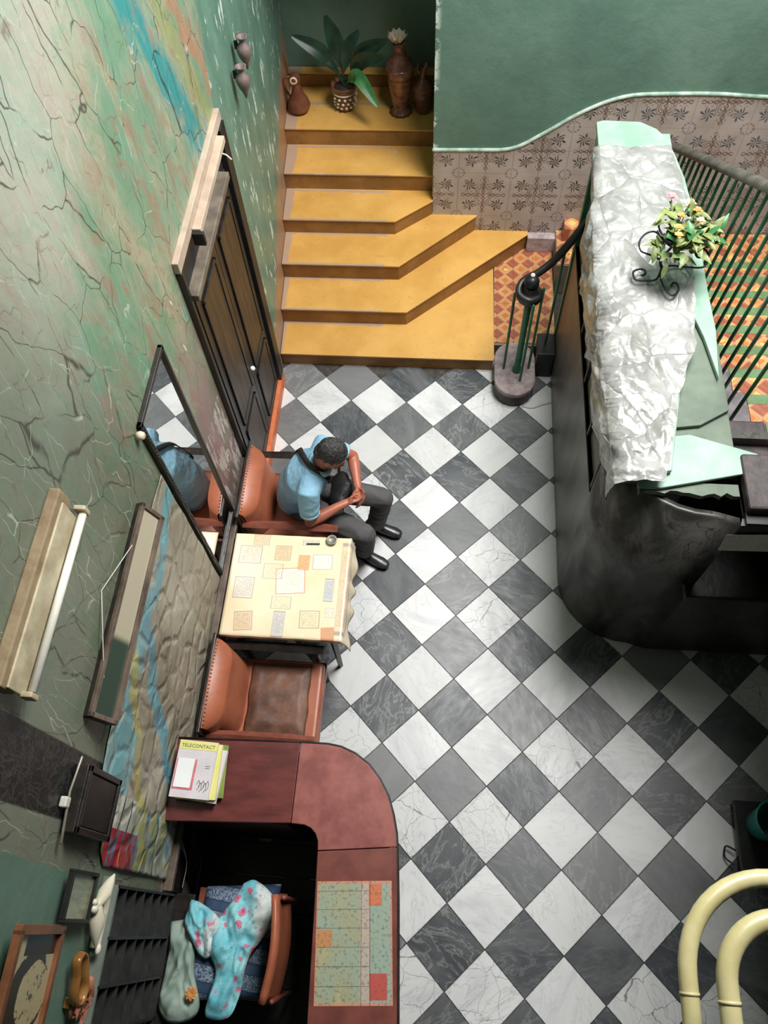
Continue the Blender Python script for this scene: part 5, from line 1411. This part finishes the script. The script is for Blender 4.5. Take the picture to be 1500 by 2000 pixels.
# trim the hair off the face
bm = bmesh.new(); bm.from_mesh(hr.data); base = OFF[hr]
kill = []
for v in bm.verts:
    q = (v.co + base) - hd; a, b_, c_ = q.dot(fdir), q.dot(fsd), q.dot(fup)
    if a > .052 + .25 * (c_ - .05) * (1 if c_ > .05 else 0) and c_ < .088: kill.append(v)
    elif a > .022 and c_ < .035: kill.append(v)
    elif a > -.02 and c_ < -.01: kill.append(v)
bmesh.ops.delete(bm, geom=kill, context='VERTS'); bm.to_mesh(hr.data); bm.free()
for s in (-1, 1):
    MB().loft([hp(.086, s * .018, .022), hp(.084, s * .034, .027), hp(.074, s * .046, .022)], .0042, fup, 8).build('eyebrow', M_HAIR, man)
    MB().loft([hp(.083, s * .021, .003), hp(.083, s * .031, .000), hp(.078, s * .041, .003)], .0028, fup, 8).build('eyelash', M_INK, man)
li = MB().loft([hp(.090, -.019, -.063), hp(.0935, 0, -.061), hp(.090, .019, -.063)], .004, fup, 8).build('lips', M_PETALP, man)
# polo shirt
sh = MB()
sh.loft([pel + Vector((-.005, 0, -.005)), wst, chs, shc], [(.180, .146), (.178, .144), (.190, .142), (.155, .098)], SD, 24)
sh.ell(shc + Vector((-.035, 0, -.03)), (.085, .150, .085), Matrix((Vector((1, 0, 0)), SD, Vector((0, 0, 1)))).transposed(), 18, 12)
sh.loft([shc + Vector((-.01, 0, .01)), nk + Vector((-.004, 0, .004))], [(.085, .085), (.064, .066)], SD, 18, round_=False)
for S0, E0 in ((Ls, Le), (Rs, Re)):
    e_ = S0.lerp(E0, .66); sh.loft([S0.lerp(shc, .5), S0, S0.lerp(E0, .35), e_], [.078, .074, .068, .064], (0, 0, 1), 18, round_=False)
def shw(c):
    q = Vector((c.x * 9 + c.z * 4, c.y * 5, c.z * 12))
    return .010 * (1 - abs(mnoise.noise(q)) * 2.2) * max(0, min(1, (1.0 - c.z) * 6)) * .55 + .0025 * mnoise.noise(c * 40)
shirt = fuse(sh, 'polo_shirt', M_SHIRT, man, .008, 4, disp=shw)
col = MB()
g_ = []
for i in range(25):
    a = 2 * math.pi * i / 24 * .93 + .22; row = []
    ax_ = (nk - shc).normalized(); u_ = (Vector((1, 0, 0)) - ax_ * ax_.x).normalized(); v_ = ax_.cross(u_)
    for j, (r_, h_) in enumerate(((.062, .012), (.066, .034), (.072, .036), (.084, .014), (.089, .000))):
        row.append(nk + (u_ * math.cos(a) + v_ * math.sin(a)) * r_ + ax_ * (h_ - .022))
    g_.append(row)
solidify(col.sheet(g_).build('collar', M_SHIRTE, shirt), .003)
for S0, E0 in ((Ls, Le), (Rs, Re)):
    dv = (E0 - S0).normalized(); e_ = S0.lerp(E0, .66)
    MB().loft([e_ - dv * .012, e_ + dv * .006], .067, (0, 0, 1), 24, round_=False).build('sleeve_cuff', M_SHIRTE, shirt)
# trousers
tr_ = MB(); tr_.ell(pel + Vector((.015, 0, -.03)), (.140, .165, .085), None, 20, 12)
for H0, K0, A0 in ((Lh, Lk, La), (Rh, Rk, Ra)):
    tr_.loft([H0, H0.lerp(K0, .5), K0 + Vector((.0, 0, .0))], [.096, .086, .070], (0, 0, 1), 18)
    tr_.loft([K0, K0.lerp(A0, .3), A0 + Vector((-.01, 0, .0))], [(.070), (.068, .066), (.062, .058)], (1, 0, 0), 18, round_=False)
def trw(c):
    q = Vector((c.x * 6, c.y * 10, c.z * 14)); return .008 * (1 - abs(mnoise.noise(q)) * 2.2)
fuse(tr_, 'trousers', M_TROU, man, .008, 4, disp=trw)
# shoes
for A0, dr in ((La, Vector((.96, -.28, 0))), (Ra, Vector((.90, -.42, 0)))):
    dr = dr.normalized(); hl = Vector((A0.x, A0.y, .035)) - dr * .065; sd2 = Vector((-dr.y, dr.x, 0)); b = MB()
    b.loft([hl + Vector((0, 0, .018)), hl + dr * .06 + Vector((0, 0, .020)), hl + dr * .13 + Vector((0, 0, .008)), hl + dr * .20 + Vector((0, 0, .002)), hl + dr * .235], [(.036, .050), (.038, .050), (.042, .038), (.045, .030), (.036, .022)], sd2, 16)
    sole_z = .010
    sh_o = fuse(b, 'shoe', M_SHOE, man, .005, 3)
    for v in sh_o.data.vertices:
        zz = v.co.z + OFF[sh_o].z
        if zz < sole_z: v.co.z = sole_z - OFF[sh_o].z
    so = MB(); P = []
    for k in range(20):
        a = 2 * math.pi * k / 20; f = math.cos(a); P.append(hl + dr * (.105 + .148 * f) + sd2 * (math.sin(a) * (.044 + .006 * f)))
    so.prism([(p.x, p.y) for p in P], .0012, .013).build('sole', M_INK, sh_o)
# cross-body strap and bag
bv = BVHTree.FromObject(shirt, bpy.context.evaluated_depsgraph_get()); ob_ = OFF[shirt]
def onshirt(u, v):
    d_ = (RT @ Vector(((u - 750) / F, (v - 1000) / F, 1))).normalized(); q = bv.ray_cast(CP - ob_, d_)
    return q[0] + ob_ if q[0] is not None else Wz(u, v, .97)
raw = bez([Vector((.42, -1.44, .67)), Vector((.38, -1.47, .78)), onshirt(657, 946), onshirt(640, 936), onshirt(620, 920), onshirt(604, 904), onshirt(592, 888), onshirt(584, 876), Vector((.05, -1.31, .84)), Vector((-.01, -1.29, .72)), Vector((.06, -1.26, .60)), Vector((.20, -1.33, .60))], 5)
g_ = []; axn = []
pts_ = []
for p in raw:
    q, nrm, i_, dd = bv.find_nearest(p - ob_); pts_.append((q + ob_ + nrm * .010, nrm))
for i in range(2): pass
pts_ = [(pts_[i][0], pts_[i][1]) for i in range(len(pts_))]
sm = [sum((pts_[max(0, min(len(pts_) - 1, i + k))][0] for k in (-2, -1, 0, 1, 2)), Vector()) / 5 for i in range(len(pts_))]
for i, p in enumerate(sm):
    t = (sm[min(i + 1, len(sm) - 1)] - sm[max(i - 1, 0)]).normalized(); n_ = pts_[i][1]; w_ = t.cross(n_).normalized()
    p = p + n_ * .008; g_.append([p - w_ * .019, p + n_ * .001, p + w_ * .019])
st_ = thing('shoulder_bag', (.33, -1.44, .63), 'black crossbody bag on the lap of the seated man with its strap over his shoulder', 'bag')
solidify(MB().sheet(g_).build('strap', M_STRAP, st_), .004, 1)
bgm = MB(); bgm.loft([(.30, -1.36, .635), (.33, -1.44, .66), (.30, -1.53, .635)], [(.075, .045), (.085, .052), (.07, .042)], (.6, 0, .5), 16); fuse(bgm, 'bag_body', M_BAGB, st_, .008, 3, disp=lambda c: .004 * mnoise.noise(c * 22))
MB().loft([(.36, -1.36, .70), (.39, -1.44, .715), (.35, -1.52, .70)], .004, (0, 0, 1), 6).build('zip', M_IRON, st_)

dk_ = thing('duckboard', (0, -4.3, 0), 'near-black wooden duckboard on the floor behind the bar', 'duckboard')
for k in range(8): MB().box((-.37, -5.2 + k * .195, .002), (.40, -5.2 + k * .195 + .188, .022), .003).build('board', M_WOODK, dk_)
